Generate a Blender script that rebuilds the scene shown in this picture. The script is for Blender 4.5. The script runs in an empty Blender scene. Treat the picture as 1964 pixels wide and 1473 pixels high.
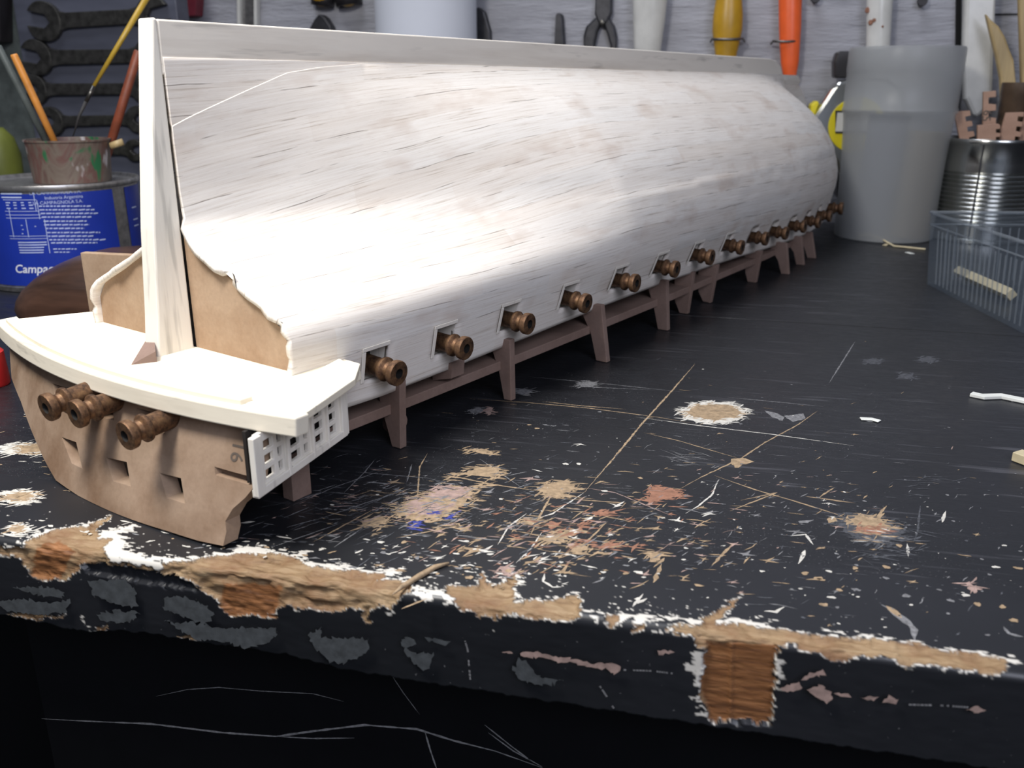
import bpy, bmesh, math, random
import numpy as np
from mathutils import Vector, Matrix, noise as mnoise
from mathutils.geometry import delaunay_2d_cdt
random.seed(7); RNG = np.random.default_rng(11)
SC = bpy.context.scene
COL = SC.collection
MM = 0.001

# ------------------------------------------------------------------ camera (numbers in millimetres, bench frame)
FPX = 1700.0; PITCH = math.radians(18.6); YAW = math.radians(13.2); CAMH = 115.0
FW = np.array([-math.sin(YAW)*math.cos(PITCH), math.cos(YAW)*math.cos(PITCH), -math.sin(PITCH)])
RT = np.array([math.cos(YAW), math.sin(YAW), 0.0]); UP = np.cross(RT, FW)
CC = np.array([0, 0, CAMH])
def ray(x, y): return FW*FPX + RT*(x-982) - UP*(y-736.5)
def gz(x, y, z=0.0):
    d = ray(x, y); return CC + d*(z-CAMH)/d[2]
def gy(x, y, Y):
    d = ray(x, y); return CC + d*Y/d[1]
def gpl(x, y, p, n):
    d = ray(x, y); return CC + d*(np.dot(np.asarray(p)-CC, n)/np.dot(d, n))
# ship frame: s along the keel towards the bow, t to starboard, z up
AZ = math.radians(22.5)
AX = np.array([math.sin(AZ), math.cos(AZ), 0.0]); TR = np.array([AX[1], -AX[0], 0.0])
SO = np.array([-165.0, 224.9, 0.0])
def W(s, t, z): return SO + AX*s + TR*t + np.array([0, 0, z])
def ST(p):
    p = np.asarray(p, float) - SO; return np.array([p@AX, p@TR, p[2]])

# ------------------------------------------------------------------ objects
def link(o): COL.objects.link(o); return o
def tag(o, label=None, cat=None, group=None, kind=None):
    if label: o['label'] = label
    if cat: o['category'] = cat
    if group: o['group'] = group
    if kind: o['kind'] = kind
    return o
def thing(name, label, cat, loc, group=None):
    o = bpy.data.objects.new(name, None); link(o)
    o.location = Vector(loc)*MM; o.empty_display_size = 0.01
    o['base'] = [float(c) for c in loc]
    return tag(o, label, cat, group)
def base_of(o):
    while o is not None:
        if 'base' in o: return Vector(o['base'])
        o = o.parent
    return Vector((0, 0, 0))
def setmats(me, mats):
    for m in (mats if isinstance(mats, (list, tuple)) else [mats]): me.materials.append(m)
def mesh_obj(name, verts, faces, mats, parent=None, midx=None, smooth=False, bevel=0, auto=None):
    """verts in world mm"""
    me = bpy.data.meshes.new(name)
    v = np.asarray(verts, float)
    if parent is not None:
        b = base_of(parent)
    else:
        b = Vector(((v[:,0].min()+v[:,0].max())/2, (v[:,1].min()+v[:,1].max())/2, v[:,2].min()))
    v = (v - np.array(b))*MM
    me.from_pydata(v.tolist(), [], [list(map(int, f)) for f in faces])
    setmats(me, mats)
    if midx is not None: me.polygons.foreach_set('material_index', np.asarray(midx, np.int32))
    if smooth: me.polygons.foreach_set('use_smooth', [True]*len(me.polygons))
    me.update()
    o = bpy.data.objects.new(name, me); link(o)
    if parent is not None: o.parent = parent
    else:
        o.location = b*MM; o['base'] = [b.x, b.y, b.z]
    bm = bmesh.new(); bm.from_mesh(me); bmesh.ops.recalc_face_normals(bm, faces=bm.faces); bm.to_mesh(me); bm.free()
    if bevel:
        m = o.modifiers.new('bevel', 'BEVEL'); m.width = bevel*MM; m.segments = 2; m.limit_method = 'ANGLE'; m.angle_limit = math.radians(35)
        m.harden_normals = False
    if auto:
        me.set_sharp_from_angle(angle=math.radians(auto)); 
    return o
class MB:
    def __init__(s): s.v = []; s.f = []; s.m = []
    def add(s, v, f, mi=0):
        b = len(s.v); s.v += [tuple(map(float, p)) for p in v]; s.f += [[b+i for i in q] for q in f]; s.m += [mi]*len(f)
    def box(s, p0, ex, ey, ez, mi=0):
        p0, ex, ey, ez = map(lambda a: np.asarray(a, float), (p0, ex, ey, ez))
        v = [p0, p0+ex, p0+ex+ey, p0+ey, p0+ez, p0+ex+ez, p0+ex+ey+ez, p0+ey+ez]
        s.add(v, [(0,3,2,1),(4,5,6,7),(0,1,5,4),(1,2,6,5),(2,3,7,6),(3,0,4,7)], mi)
    def aabox(s, x0, x1, y0, y1, z0, z1, mi=0): s.box((x0,y0,z0), (x1-x0,0,0), (0,y1-y0,0), (0,0,z1-z0), mi)
    def prism(s, bottom, top, mi=0):
        n = len(bottom); v = list(bottom)+list(top)
        f = [list(range(n))[::-1], list(range(n, 2*n))]+[(i, (i+1)%n, n+(i+1)%n, n+i) for i in range(n)]
        s.add(v, f, mi)
    def lathe(s, prof, p0, axis, n=40, mi=0, caps=True, sx=1.0, ref=None, mfun=None):
        """prof: list (h along axis, r)"""
        a = np.asarray(axis, float); a /= np.linalg.norm(a)
        u = np.array([1.0,0,0]) if abs(a[0]) < 0.9 else np.array([0,1.0,0])
        if ref is not None: u = np.asarray(ref, float)
        u = u - a*(u@a); u /= np.linalg.norm(u); w = np.cross(a, u)
        b = len(s.v); p0 = np.asarray(p0, float)
        for h, r in prof:
            for k in range(n):
                th = 2*math.pi*k/n
                s.v.append(tuple(p0 + a*h + u*(r*math.cos(th)) + w*(r*sx*math.sin(th))))
        for i in range(len(prof)-1):
            for k in range(n):
                s.f.append([b+i*n+k, b+i*n+(k+1)%n, b+(i+1)*n+(k+1)%n, b+(i+1)*n+k])
                s.m.append(mi if mfun is None else mfun(i))
        if caps:
            s.f.append([b+k for k in range(n)][::-1]); s.m.append(mi if mfun is None else mfun(0))
            s.f.append([b+(len(prof)-1)*n+k for k in range(n)]); s.m.append(mi if mfun is None else mfun(len(prof)-2))
    def tube(s, pts, r, n=8, mi=0):
        pts = [np.asarray(p, float) for p in pts]; rr = r if isinstance(r, (list, tuple)) else [r]*len(pts)
        b = len(s.v)
        for i, p in enumerate(pts):
            d = pts[min(i+1, len(pts)-1)]-pts[max(i-1, 0)]; d /= np.linalg.norm(d)
            u = np.cross(d, (0,0,1.0)) 
            if np.linalg.norm(u) < 1e-3: u = np.cross(d, (1.0,0,0))
            u /= np.linalg.norm(u); w = np.cross(d, u)
            for k in range(n):
                th = 2*math.pi*k/n; s.v.append(tuple(p+rr[i]*(u*math.cos(th)+w*math.sin(th))))
        for i in range(len(pts)-1):
            for k in range(n):
                s.f.append([b+i*n+k, b+i*n+(k+1)%n, b+(i+1)*n+(k+1)%n, b+(i+1)*n+k]); s.m.append(mi)
        s.f.append([b+k for k in range(n)][::-1]); s.m.append(mi)
        s.f.append([b+(len(pts)-1)*n+k for k in range(n)]); s.m.append(mi)
    def build(s, name, mats, parent=None, smooth=False, bevel=0, auto=None):
        return mesh_obj(name, s.v, s.f, mats, parent, s.m, smooth or bool(auto), bevel, auto)
def pip(poly, pts):
    poly = np.asarray(poly, float); x, y = pts[:,0], pts[:,1]; c = np.zeros(len(pts), bool)
    x0, y0 = poly[:,0], poly[:,1]; x1, y1 = np.roll(x0, -1), np.roll(y0, -1)
    for a, b, e, f in zip(x0, y0, x1, y1):
        if b == f: continue
        m = ((b > y) != (f > y)); c ^= m & (x < (e-a)*(y-b)/(f-b)+a)
    return c
def pdist(poly, pts, closed=True):
    poly = np.asarray(poly, float); d = np.full(len(pts), 1e9); n = len(poly)
    for i in range(n if closed else n-1):
        a, b = poly[i], poly[(i+1)%n]; ab = b-a; L = max(ab@ab, 1e-12)
        u = np.clip(((pts-a)@ab)/L, 0, 1); q = pts-a-u[:,None]*ab
        d = np.minimum(d, np.sqrt((q*q).sum(1)))
    return d
def vnoise(x, y, seed=0):
    """smooth value noise, numpy, about -1..1"""
    xi = np.floor(x).astype(np.int64); yi = np.floor(y).astype(np.int64); xf = x-xi; yf = y-yi
    def h(a, b):
        n = (a*374761393 + b*668265263 + seed*974634777) & 0x7fffffff
        n = ((n ^ (n >> 13))*1274126177) & 0x7fffffff
        return ((n ^ (n >> 16)) & 0xffff)/32767.5-1
    u = xf*xf*(3-2*xf); v = yf*yf*(3-2*yf)
    return (h(xi,yi)*(1-u)+h(xi+1,yi)*u)*(1-v)+(h(xi,yi+1)*(1-u)+h(xi+1,yi+1)*u)*v
def fbm(x, y, seed=0, o=3):
    r = 0; a = 1.0
    for k in range(o): r = r + a*vnoise(x*2**k, y*2**k, seed+k); a *= .5
    return r
def cdt_plate(outline, holes=(), step=None):
    """triangulate outline minus holes; returns (pts2d, tris, loops of indices)"""
    def dens(lp):
        out = []
        for i in range(len(lp)):
            a = np.asarray(lp[i], float); b = np.asarray(lp[(i+1)%len(lp)], float)
            n = max(1, int(np.linalg.norm(b-a)/step)) if step else 1
            out += [tuple(a+(b-a)*k/n) for k in range(n)]
        return out
    loops = [dens(outline)]+[dens(h) for h in holes]
    pts = []; edges = []
    for lp in loops:
        b = len(pts); pts += lp; edges += [(b+i, b+(i+1)%len(lp)) for i in range(len(lp))]
    nb = len(pts)
    if step:
        o = np.asarray(outline, float); mn, mx = o.min(0), o.max(0)
        g = np.array([(x, y) for x in np.arange(mn[0]+step/2, mx[0], step) for y in np.arange(mn[1]+step/2, mx[1], step)])
        if len(g):
            ok = pip(loops[0], g) & (pdist(loops[0], g) > step*.35)
            for h in loops[1:]: ok &= ~pip(h, g) & (pdist(h, g) > step*.35)
            pts += [tuple(p) for p in g[ok]]
    vo, eo, fo, ov, oe, of = delaunay_2d_cdt([Vector(p) for p in pts], edges, [], 0, 1e-6)
    P = np.array([tuple(v) for v in vo]); F = [list(f) for f in fo]
    cen = np.array([P[f].mean(0) for f in F]); ok = pip(loops[0], cen)
    for h in loops[1:]: ok &= ~pip(h, cen)
    F = [f for f, k in zip(F, ok) if k]
    inv = {}
    for i, src in enumerate(ov):
        for k in src: inv[k] = i
    L = []; b = 0
    for lp in loops: L.append([inv[b+i] for i in range(len(lp))]); b += len(lp)
    return P, F, L
def plate_mesh(mb, outline, holes, front, back, step=None, mi=0, mwall=None):
    """front/back: functions (a,b)->world point"""
    P, F, L = cdt_plate(outline, holes, step)
    n = len(P); v = [front(*p) for p in P]+[back(*p) for p in P]
    f = [q for q in F]+[[n+i for i in q][::-1] for q in F]
    mb.add(v, f, mi)
    w = []
    for lp in L:
        for i in range(len(lp)): a, b = lp[i], lp[(i+1)%len(lp)]; w.append([a, b, n+b, n+a])
    bb = len(mb.v)-2*n
    mb.f += [[bb+i for i in q] for q in w]; mb.m += [mi if mwall is None else mwall]*len(w)

# ------------------------------------------------------------------ materials
def newmat(name):
    m = bpy.data.materials.new(name); m.use_nodes = True; nt = m.node_tree
    return m, nt, nt.nodes['Principled BSDF']
def N(nt, kind, **kw):
    n = nt.nodes.new(kind)
    for k, v in kw.items():
        if k in n.inputs: n.inputs[k].default_value = v
        else: setattr(n, k, v)
    return n
def ramp(nt, fac, stops):
    r = nt.nodes.new('ShaderNodeValToRGB'); e = r.color_ramp.elements
    while len(e) < len(stops): e.new(0.5)
    for el, (p, c) in zip(e, stops): el.position = p; el.color = (*c, 1) if len(c) == 3 else c
    nt.links.new(fac, r.inputs[0]); return r.outputs[0]
def mixc(nt, fac, a, b, mode='MIX'):
    n = nt.nodes.new('ShaderNodeMix'); n.data_type = 'RGBA'; n.blend_type = mode
    for sock, val in ((n.inputs[0], fac), (n.inputs[6], a), (n.inputs[7], b)):
        if hasattr(val, 'links'): nt.links.new(val, sock)
        elif isinstance(val, (int, float)): sock.default_value = val
        else: sock.default_value = (*val, 1)
    return n.outputs[2]
def math_(nt, op, a, b=None, clamp=False):
    n = nt.nodes.new('ShaderNodeMath'); n.operation = op; n.use_clamp = clamp
    for sock, val in ((n.inputs[0], a), (n.inputs[1], b)):
        if val is None: continue
        if hasattr(val, 'links'): nt.links.new(val, sock)
        else: sock.default_value = val
    return n.outputs[0]
def coords(nt, kind='Object', scale=(1,1,1), rot=(0,0,0), loc=(0,0,0), tex=False):
    tc = nt.nodes.new('ShaderNodeTexCoord'); mp = nt.nodes.new('ShaderNodeMapping')
    if tex: mp.vector_type = 'TEXTURE'
    mp.inputs['Scale'].default_value = scale; mp.inputs['Rotation'].default_value = rot; mp.inputs['Location'].default_value = loc
    nt.links.new(tc.outputs[kind], mp.inputs[0]); return mp.outputs[0]
def noise(nt, vec, scale, detail=4, rough=.55, dist=0):
    n = N(nt, 'ShaderNodeTexNoise', Scale=scale, Detail=detail, Roughness=rough, Distortion=dist)
    if vec is not None: nt.links.new(vec, n.inputs['Vector'])
    return n.outputs['Fac']
def bump(nt, b, h, strength=.3, dist=.0005):
    n = N(nt, 'ShaderNodeBump', Strength=strength, Distance=dist); nt.links.new(h, n.inputs['Height']); nt.links.new(n.outputs[0], b.inputs['Normal'])
def simple(name, col, rough=.5, metal=0.0, var=.12, nscale=120, bmp=0.0, spec=.5, stretch=(1,1,1)):
    m, nt, b = newmat(name); v = coords(nt, 'Object', stretch); f = noise(nt, v, nscale)
    lo = tuple(max(0, c*(1-var)) for c in col); hi = tuple(min(1, c*(1+var)) for c in col)
    nt.links.new(ramp(nt, f, [(.3, lo), (.7, hi)]), b.inputs['Base Color'])
    b.inputs['Roughness'].default_value = rough; b.inputs['Metallic'].default_value = metal; b.inputs['Specular IOR Level'].default_value = spec
    if bmp: bump(nt, b, f, bmp)
    return m
# balsa with fine grain running along one object axis
def balsa(name, stretch, rot=(0,0,0), tint=(.80,.745,.66), dark=(.60,.53,.45), line=.25):
    m, nt, b = newmat(name); v = coords(nt, 'Object', tuple(1/x for x in stretch), tuple(-r for r in rot), tex=True)
    g = noise(nt, v, 60, 5, .6); g2 = noise(nt, v, 220, 3, .6); big = noise(nt, coords(nt, 'Object'), 25, 2)
    c = ramp(nt, g, [(.25, dark), (.45, tint), (.8, tuple(min(1, x*1.06) for x in tint))])
    c = mixc(nt, math_(nt, 'MULTIPLY', big, .35), c, tuple(x*.86 for x in tint))
    k = ramp(nt, g2, [(.30, (line,)*3), (.40, (1,1,1))])
    c = mixc(nt, .35, c, k, 'MULTIPLY')
    nt.links.new(c, b.inputs['Base Color']); b.inputs['Roughness'].default_value = .8; b.inputs['Specular IOR Level'].default_value = .2
    bump(nt, b, g2, .35, .0003); return m
rotship = (0, 0, -(math.pi/2-AZ))
M = {}
# object axes are the bench's; mapping turns them so that local x runs along the keel
M['balsa_long'] = balsa('balsa along keel', (.10, 1, 1), (0, 0, -(math.pi/2-AZ)))
M['balsa_cross'] = balsa('balsa across stern', (1, .10, 1), (0, 0, -(math.pi/2-AZ)), tint=(.84,.77,.62), dark=(.68,.59,.44))
M['balsa_rail'] = balsa('balsa rail', (1, .10, 1), (0, 0, -(math.pi/2-AZ)), tint=(.74,.68,.56), dark=(.55,.49,.39))
M['balsa_vert'] = balsa('balsa upright', (1, 1, .10), tint=(.80,.76,.68), dark=(.62,.56,.48))
def hull_mat():
    m, nt, b = newmat('sanded balsa planking')
    uv = nt.nodes.new('ShaderNodeTexCoord'); sep = nt.nodes.new('ShaderNodeSeparateXYZ'); nt.links.new(uv.outputs['UV'], sep.inputs[0])
    U, V = sep.outputs[0], sep.outputs[1]            # U: cm along keel, V: strake number
    wob = N(nt, 'ShaderNodeTexNoise', Scale=.35, Detail=2); nt.links.new(uv.outputs['UV'], wob.inputs['Vector'])
    V2 = math_(nt, 'ADD', V, math_(nt, 'MULTIPLY', math_(nt, 'SUBTRACT', wob.outputs['Fac'], .5), .3))
    fr = math_(nt, 'FRACT', V2); d = math_(nt, 'ABSOLUTE', math_(nt, 'SUBTRACT', fr, .5))   # .5 at a seam
    seam = math_(nt, 'GREATER_THAN', d, .483)
    mp = nt.nodes.new('ShaderNodeMapping'); mp.inputs['Scale'].default_value = (.28, .9, 1); nt.links.new(uv.outputs['UV'], mp.inputs[0])
    brk = noise(nt, mp.outputs[0], 1.6, 3, .6); seam = math_(nt, 'MULTIPLY', seam, ramp(nt, brk, [(.48, (0,0,0)), (.60, (1,1,1))]))
    st = math_(nt, 'FLOOR', V2)
    pl = math_(nt, 'FLOOR', math_(nt, 'ADD', math_(nt, 'DIVIDE', U, 11.0), math_(nt, 'MULTIPLY', st, .37)))
    cb = nt.nodes.new('ShaderNodeCombineXYZ'); nt.links.new(st, cb.inputs[0]); nt.links.new(pl, cb.inputs[1])
    wn = N(nt, 'ShaderNodeTexWhiteNoise'); nt.links.new(cb.outputs[0], wn.inputs['Vector'])
    plank = ramp(nt, wn.outputs['Value'], [(0, (.745,.69,.625)), (.35, (.785,.735,.675)), (.7, (.805,.765,.71)), (1, (.78,.75,.705))])
    mg = nt.nodes.new('ShaderNodeMapping'); mg.inputs['Scale'].default_value = (.24, 8.5, 1); nt.links.new(uv.outputs['UV'], mg.inputs[0])
    g = noise(nt, mg.outputs[0], 1.4, 6, .62); 
    grain = ramp(nt, g, [(.30, (.56,.50,.44)), (.42, (.90,.875,.85)), (.6, (1,1,1))])
    c = mixc(nt, .8, plank, grain, 'MULTIPLY')
    ms = nt.nodes.new('ShaderNodeMapping'); ms.inputs['Scale'].default_value = (.8, 14, 1); nt.links.new(uv.outputs['UV'], ms.inputs[0])
    g2 = noise(nt, ms.outputs[0], 2.6, 2, .5); streak = ramp(nt, g2, [(.64, (0,0,0)), (.70, (1,1,1))])
    c = mixc(nt, math_(nt, 'MULTIPLY', streak, .32), c, (.42,.36,.31))
    mst = nt.nodes.new('ShaderNodeMapping'); mst.inputs['Scale'].default_value = (.25, .55, 1); nt.links.new(uv.outputs['UV'], mst.inputs[0])
    stn = noise(nt, mst.outputs[0], 1.1, 3, .6); c = mixc(nt, math_(nt, 'MULTIPLY', ramp(nt, stn, [(.55, (0,0,0)), (.72, (1,1,1))]), .6), c, (.56,.46,.385))
    c = mixc(nt, math_(nt, 'MULTIPLY', seam, .75), c, (.22,.185,.155))
    nt.links.new(c, b.inputs['Base Color']); b.inputs['Roughness'].default_value = .72; b.inputs['Specular IOR Level'].default_value = .25
    h = math_(nt, 'SUBTRACT', math_(nt, 'ADD', math_(nt, 'MULTIPLY', g, .25), math_(nt, 'MULTIPLY', wn.outputs['Value'], .5)), math_(nt, 'MULTIPLY', seam, 1.0))
    bump(nt, b, h, .3, .0004); return m
M['hull'] = hull_mat()
def mdf(name, col, lo, stain=.5):
    m, nt, b = newmat(name); v = coords(nt, 'Object')
    f = noise(nt, v, 900, 3, .6); g = noise(nt, v, 45, 4, .6)
    c = ramp(nt, g, [(.35, lo), (.6, col)]); c = mixc(nt, .35, c, ramp(nt, f, [(.3, (.72,.72,.72)), (.65, (1.0,1.0,1.0))]), 'MULTIPLY')
    nt.links.new(c, b.inputs['Base Color']); b.inputs['Roughness'].default_value = .75; b.inputs['Specular IOR Level'].default_value = .25
    bump(nt, b, f, .2, .0002); return m
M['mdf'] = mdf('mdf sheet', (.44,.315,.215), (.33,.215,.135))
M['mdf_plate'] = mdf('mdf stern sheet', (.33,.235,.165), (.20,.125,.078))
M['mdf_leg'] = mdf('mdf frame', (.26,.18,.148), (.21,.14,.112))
M['mdf_saw'] = mdf('mdf sawn pieces', (.47,.30,.22), (.40,.25,.18))
def brass():
    m, nt, b = newmat('tarnished brass'); v = coords(nt, 'Object'); f = noise(nt, v, 420, 4, .65); g = noise(nt, v, 130, 3)
    c = ramp(nt, f, [(.36, (.055,.034,.022)), (.5, (.19,.105,.056)), (.72, (.37,.22,.11))])
    c = mixc(nt, math_(nt, 'MULTIPLY', g, .5), c, (.11,.06,.04))
    nt.links.new(c, b.inputs['Base Color']); b.inputs['Metallic'].default_value = .75
    nt.links.new(ramp(nt, f, [(.3, (.7,)*3), (.7, (.44,)*3)]), b.inputs['Roughness']); bump(nt, b, f, .3, .0002); return m
M['brass'] = brass()
M['bore'] = simple('dark bore', (.006,.005,.004), .8)
M['dark'] = simple('painted opening shade', (.016,.012,.010), .9)  # near-black colour stands in for the shade inside the openings
M['pencil'] = simple('pencil mark', (.10,.08,.065), .7)
# bench paints
def black_paint():
    m, nt, b = newmat('worn black enamel'); v = coords(nt, 'Object')
    big = noise(nt, v, 9, 4, .6); fine = noise(nt, v, 1900, 2, .55); mid = noise(nt, coords(nt, 'Object', (1.0, 3.2, 1), (0,0,.12)), 160, 3, .55); sc = noise(nt, coords(nt, 'Object', (.12, 1.6, 1), (0,0,.05)), 260, 2, .5)
    c = ramp(nt, big, [(.3, (.0085,.0095,.0115)), (.7, (.0155,.0165,.020))])
    sp = math_(nt, 'MULTIPLY', ramp(nt, fine, [(.66, (0,0,0)), (.72, (1,1,1))]), ramp(nt, noise(nt, coords(nt, 'Object', loc=(.3,.1,0)), 14, 3), [(.40, (.1,.1,.1)), (.6, (1,1,1))]))
    c = mixc(nt, math_(nt, 'MULTIPLY', sp, .55), c, (.30,.30,.31))
    sm = math_(nt, 'MULTIPLY', ramp(nt, sc, [(.62, (0,0,0)), (.72, (1,1,1))]), ramp(nt, big, [(.4, (0,0,0)), (.62, (1,1,1))]))
    c = mixc(nt, math_(nt, 'MULTIPLY', sm, .16), c, (.25,.25,.28))
    nt.links.new(c, b.inputs['Base Color'])
    nt.links.new(ramp(nt, mid, [(.3, (.30,)*3), (.7, (.46,)*3)]), b.inputs['Roughness']); b.inputs['Specular IOR Level'].default_value = .5
    bump(nt, b, mid, .12, .0004); return m
M['paint'] = black_paint()
M['seamdark'] = simple('open board joint', (.003,.003,.003), .9)
M['c_tan'] = simple('bare wood chip', (.30,.215,.13), .8, var=.35, nscale=500)
M['c_white'] = simple('white undercoat', (.52,.50,.45), .8, var=.2, nscale=500)
M['c_rust'] = simple('reddish bare wood', (.25,.12,.075), .8, var=.3, nscale=500)
M['c_grey'] = simple('grey scuff', (.16,.16,.165), .7, var=.4, nscale=900)
M['c_dim'] = simple('faint scuff', (.055,.058,.066), .6, var=.5, nscale=900)
M['c_blue'] = simple('blue paint spot', (.03,.04,.22), .6)
M['c_pink'] = simple('pink scraped primer', (.30,.21,.18), .8, var=.3, nscale=500)
M['c_face'] = simple('flaked matt paint', (.048,.054,.058), .8, var=.35, nscale=400)
def edge_mat():
    m, nt, b = newmat('chipped bench edge')
    a = N(nt, 'ShaderNodeAttribute', attribute_name='wood'); w = N(nt, 'ShaderNodeAttribute', attribute_name='white'); k = N(nt, 'ShaderNodeAttribute', attribute_name='deep')
    v = coords(nt, 'Object'); big = noise(nt, v, 14, 4, .6); fine = noise(nt, v, 650, 2, .5)
    p = ramp(nt, big, [(.3, (.0085,.0095,.0115)), (.7, (.0155,.0165,.020))])
    sp = ramp(nt, fine, [(.71, (0,0,0)), (.76, (1,1,1))]); p = mixc(nt, math_(nt, 'MULTIPLY', sp, .3), p, (.3,.3,.3))
    gv = coords(nt, 'Object', (.35, 2.2, 2.2)); g = noise(nt, gv, 220, 5, .65, .6); g2 = noise(nt, v, 90, 4, .6)
    wood = ramp(nt, g, [(.28, (.11,.058,.026)), (.45, (.235,.15,.075)), (.68, (.325,.23,.13))])
    wood = mixc(nt, ramp(nt, g2, [(.45, (0,0,0)), (.72, (1,1,1))]), wood, (.165,.08,.034))
    gd = noise(nt, coords(nt, 'Object', (.25, 1, 3)), 240, 4, .6)
    deep = ramp(nt, gd, [(.3, (.07,.026,.008)), (.5, (.19,.075,.022)), (.72, (.30,.135,.05))])
    wood = mixc(nt, k.outputs['Fac'], wood, deep)
    c = mixc(nt, w.outputs['Fac'], p, (.60,.575,.52)); c = mixc(nt, a.outputs['Fac'], c, wood)
    nt.links.new(c, b.inputs['Base Color'])
    nt.links.new(mixc(nt, a.outputs['Fac'], (.38,)*3, (.72,)*3), b.inputs['Roughness'])
    hh = math_(nt, 'MULTIPLY', g, a.outputs['Fac']); bump(nt, b, hh, .6, .0008); return m
M['edge'] = edge_mat()
M['panelblack'] = simple('black cabinet paint', (.0022,.0023,.0034), .55, spec=.25)
M['panelscratch'] = simple('scratch in cabinet paint', (.20,.20,.20), .8, var=.4, nscale=800)
# others
M['steel'] = simple('dull tool steel', (.135,.13,.118), .33, .85, var=.45, nscale=150, bmp=.1)
M['steel_dark'] = simple('dark forged steel', (.045,.045,.05), .45, .6, var=.3)
M['chrome'] = simple('bright tinplate', (.56,.57,.55), .20, 1.0, var=.08, nscale=60)
M['galv'] = simple('dull tin rim', (.42,.41,.40), .35, .9, var=.3, nscale=250)
M['panel_blue'] = simple('slate blue painted board', (.088,.094,.125), .5, var=.2, nscale=60, bmp=.15, stretch=(.3,1,1.5))
M['tinblue'] = simple('blue printed label', (.012,.035,.33), .35, var=.12, nscale=30)
M['tintext'] = simple('pale print', (.48,.56,.78), .5, var=.1)
M['tinwhite'] = simple('white print', (.75,.78,.85), .5, var=.05)
M['white_gloss'] = simple('glossy cream paint', (.62,.615,.58), .2, var=.1, nscale=50)
M['paper'] = simple('pale paper', (.66,.69,.76), .7, var=.04, nscale=12)
M['yellow'] = simple('ochre yellow handle', (.46,.26,.018), .35, var=.15, nscale=60)
M['orange'] = simple('bright orange plastic', (.85,.13,.03), .35, var=.06)
M['black_plastic'] = simple('black plastic', (.02,.018,.02), .4)
M['red'] = simple('red plastic', (.55,.02,.02), .35)
M['darkred'] = simple('dark red paint', (.22,.03,.045), .5)
M['yellow_print'] = simple('yellow printed disc', (.72,.60,.01), .4, var=.04)
M['wire'] = simple('steel wire loop', (.18,.17,.16), .4, .9)
M['stick_orange'] = simple('orange painted stick', (.60,.24,.045), .45, var=.2, nscale=90)
M['stick_red'] = simple('rust red painted stick', (.22,.055,.025), .5, var=.3, nscale=120)
M['stick_green'] = simple('grey green stick', (.09,.105,.10), .5, var=.3, nscale=90)
M['stick_yellow'] = simple('mustard brush handle', (.42,.27,.03), .4, var=.15)
M['bristle'] = simple('dark bristles', (.03,.028,.028), .7)
M['bamboo'] = simple('bamboo', (.42,.31,.15), .45, var=.25, nscale=40, stretch=(3,3,.4))
M['brownpot'] = simple('dark brown pot', (.07,.045,.028), .4, var=.4, nscale=60)
M['lime'] = simple('yellow green plastic', (.15,.17,.025), .5, var=.35, nscale=25)
M['darkwood'] = simple('dark stained wood', (.062,.031,.020), .32, var=.55, nscale=60, stretch=(.25,1.4,1.6), bmp=.1)
M['straw'] = simple('pale straw', (.55,.47,.30), .7, var=.15)
M['balsa_strip'] = simple('pale balsa strip', (.70,.71,.66), .7, var=.12, nscale=200, stretch=(.2,1,1))
M['bluecap'] = simple('blue plastic', (.015,.06,.16), .35)
def wallmat():
    m, nt, b = newmat('rough painted boards'); v = coords(nt, 'Object', (.22, 1, 1.5)); f = noise(nt, v, 75, 6, .68); g = noise(nt, coords(nt, 'Object'), 5, 3)
    c = ramp(nt, f, [(.25, (.22,.22,.245)), (.45, (.35,.35,.38)), (.7, (.42,.42,.455))]); c = mixc(nt, math_(nt, 'MULTIPLY', g, .4), c, (.28,.29,.33))
    nt.links.new(c, b.inputs['Base Color']); b.inputs['Roughness'].default_value = .48; bump(nt, b, f, .8, .0035); return m
M['wall'] = wallmat()
M['roomwall'] = simple('dim room plaster', (.20,.20,.21), .9, var=.1, nscale=3)
M['floor'] = simple('dark concrete floor', (.035,.042,.035), .8, var=.3, nscale=12)
def potmat():
    m, nt, b = newmat('paint smeared pot'); v = coords(nt, 'Object', (1, 1, .5)); f = noise(nt, v, 45, 4, .6, .8); g = noise(nt, v, 60, 3, .6, .5)
    c = ramp(nt, f, [(.32, (.045,.038,.03)), (.42, (.13,.105,.085)), (.5, (.125,.06,.05)), (.58, (.15,.12,.095)), (.68, (.10,.055,.045))])
    c = mixc(nt, ramp(nt, g, [(.62, (0,0,0)), (.66, (1,1,1))]), c, (.02,.13,.05)); c = mixc(nt, ramp(nt, noise(nt, v, 80, 3), [(.66, (0,0,0)), (.72, (1,1,1))]), c, (.45,.42,.42))
    nt.links.new(c, b.inputs['Base Color']); b.inputs['Roughness'].default_value = .5; return m
M['pot'] = potmat()
def plastic(name, col, trans, rough, tr):
    m, nt, b = newmat(name); out = nt.nodes['Material Output']
    b.inputs['Base Color'].default_value = (*col, 1); b.inputs['Roughness'].default_value = rough
    tl = N(nt, 'ShaderNodeBsdfTranslucent'); tl.inputs['Color'].default_value = (*col, 1)
    tp = N(nt, 'ShaderNodeBsdfTransparent'); tp.inputs['Color'].default_value = (.95,.96,.97,1)
    m1 = N(nt, 'ShaderNodeMixShader'); m1.inputs[0].default_value = tr; m2 = N(nt, 'ShaderNodeMixShader'); m2.inputs[0].default_value = trans
    nt.links.new(b.outputs[0], m1.inputs[1]); nt.links.new(tl.outputs[0], m1.inputs[2]); nt.links.new(m1.outputs[0], m2.inputs[1]); nt.links.new(tp.outputs[0], m2.inputs[2])
    nt.links.new(m2.outputs[0], out.inputs['Surface']); return m
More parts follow.
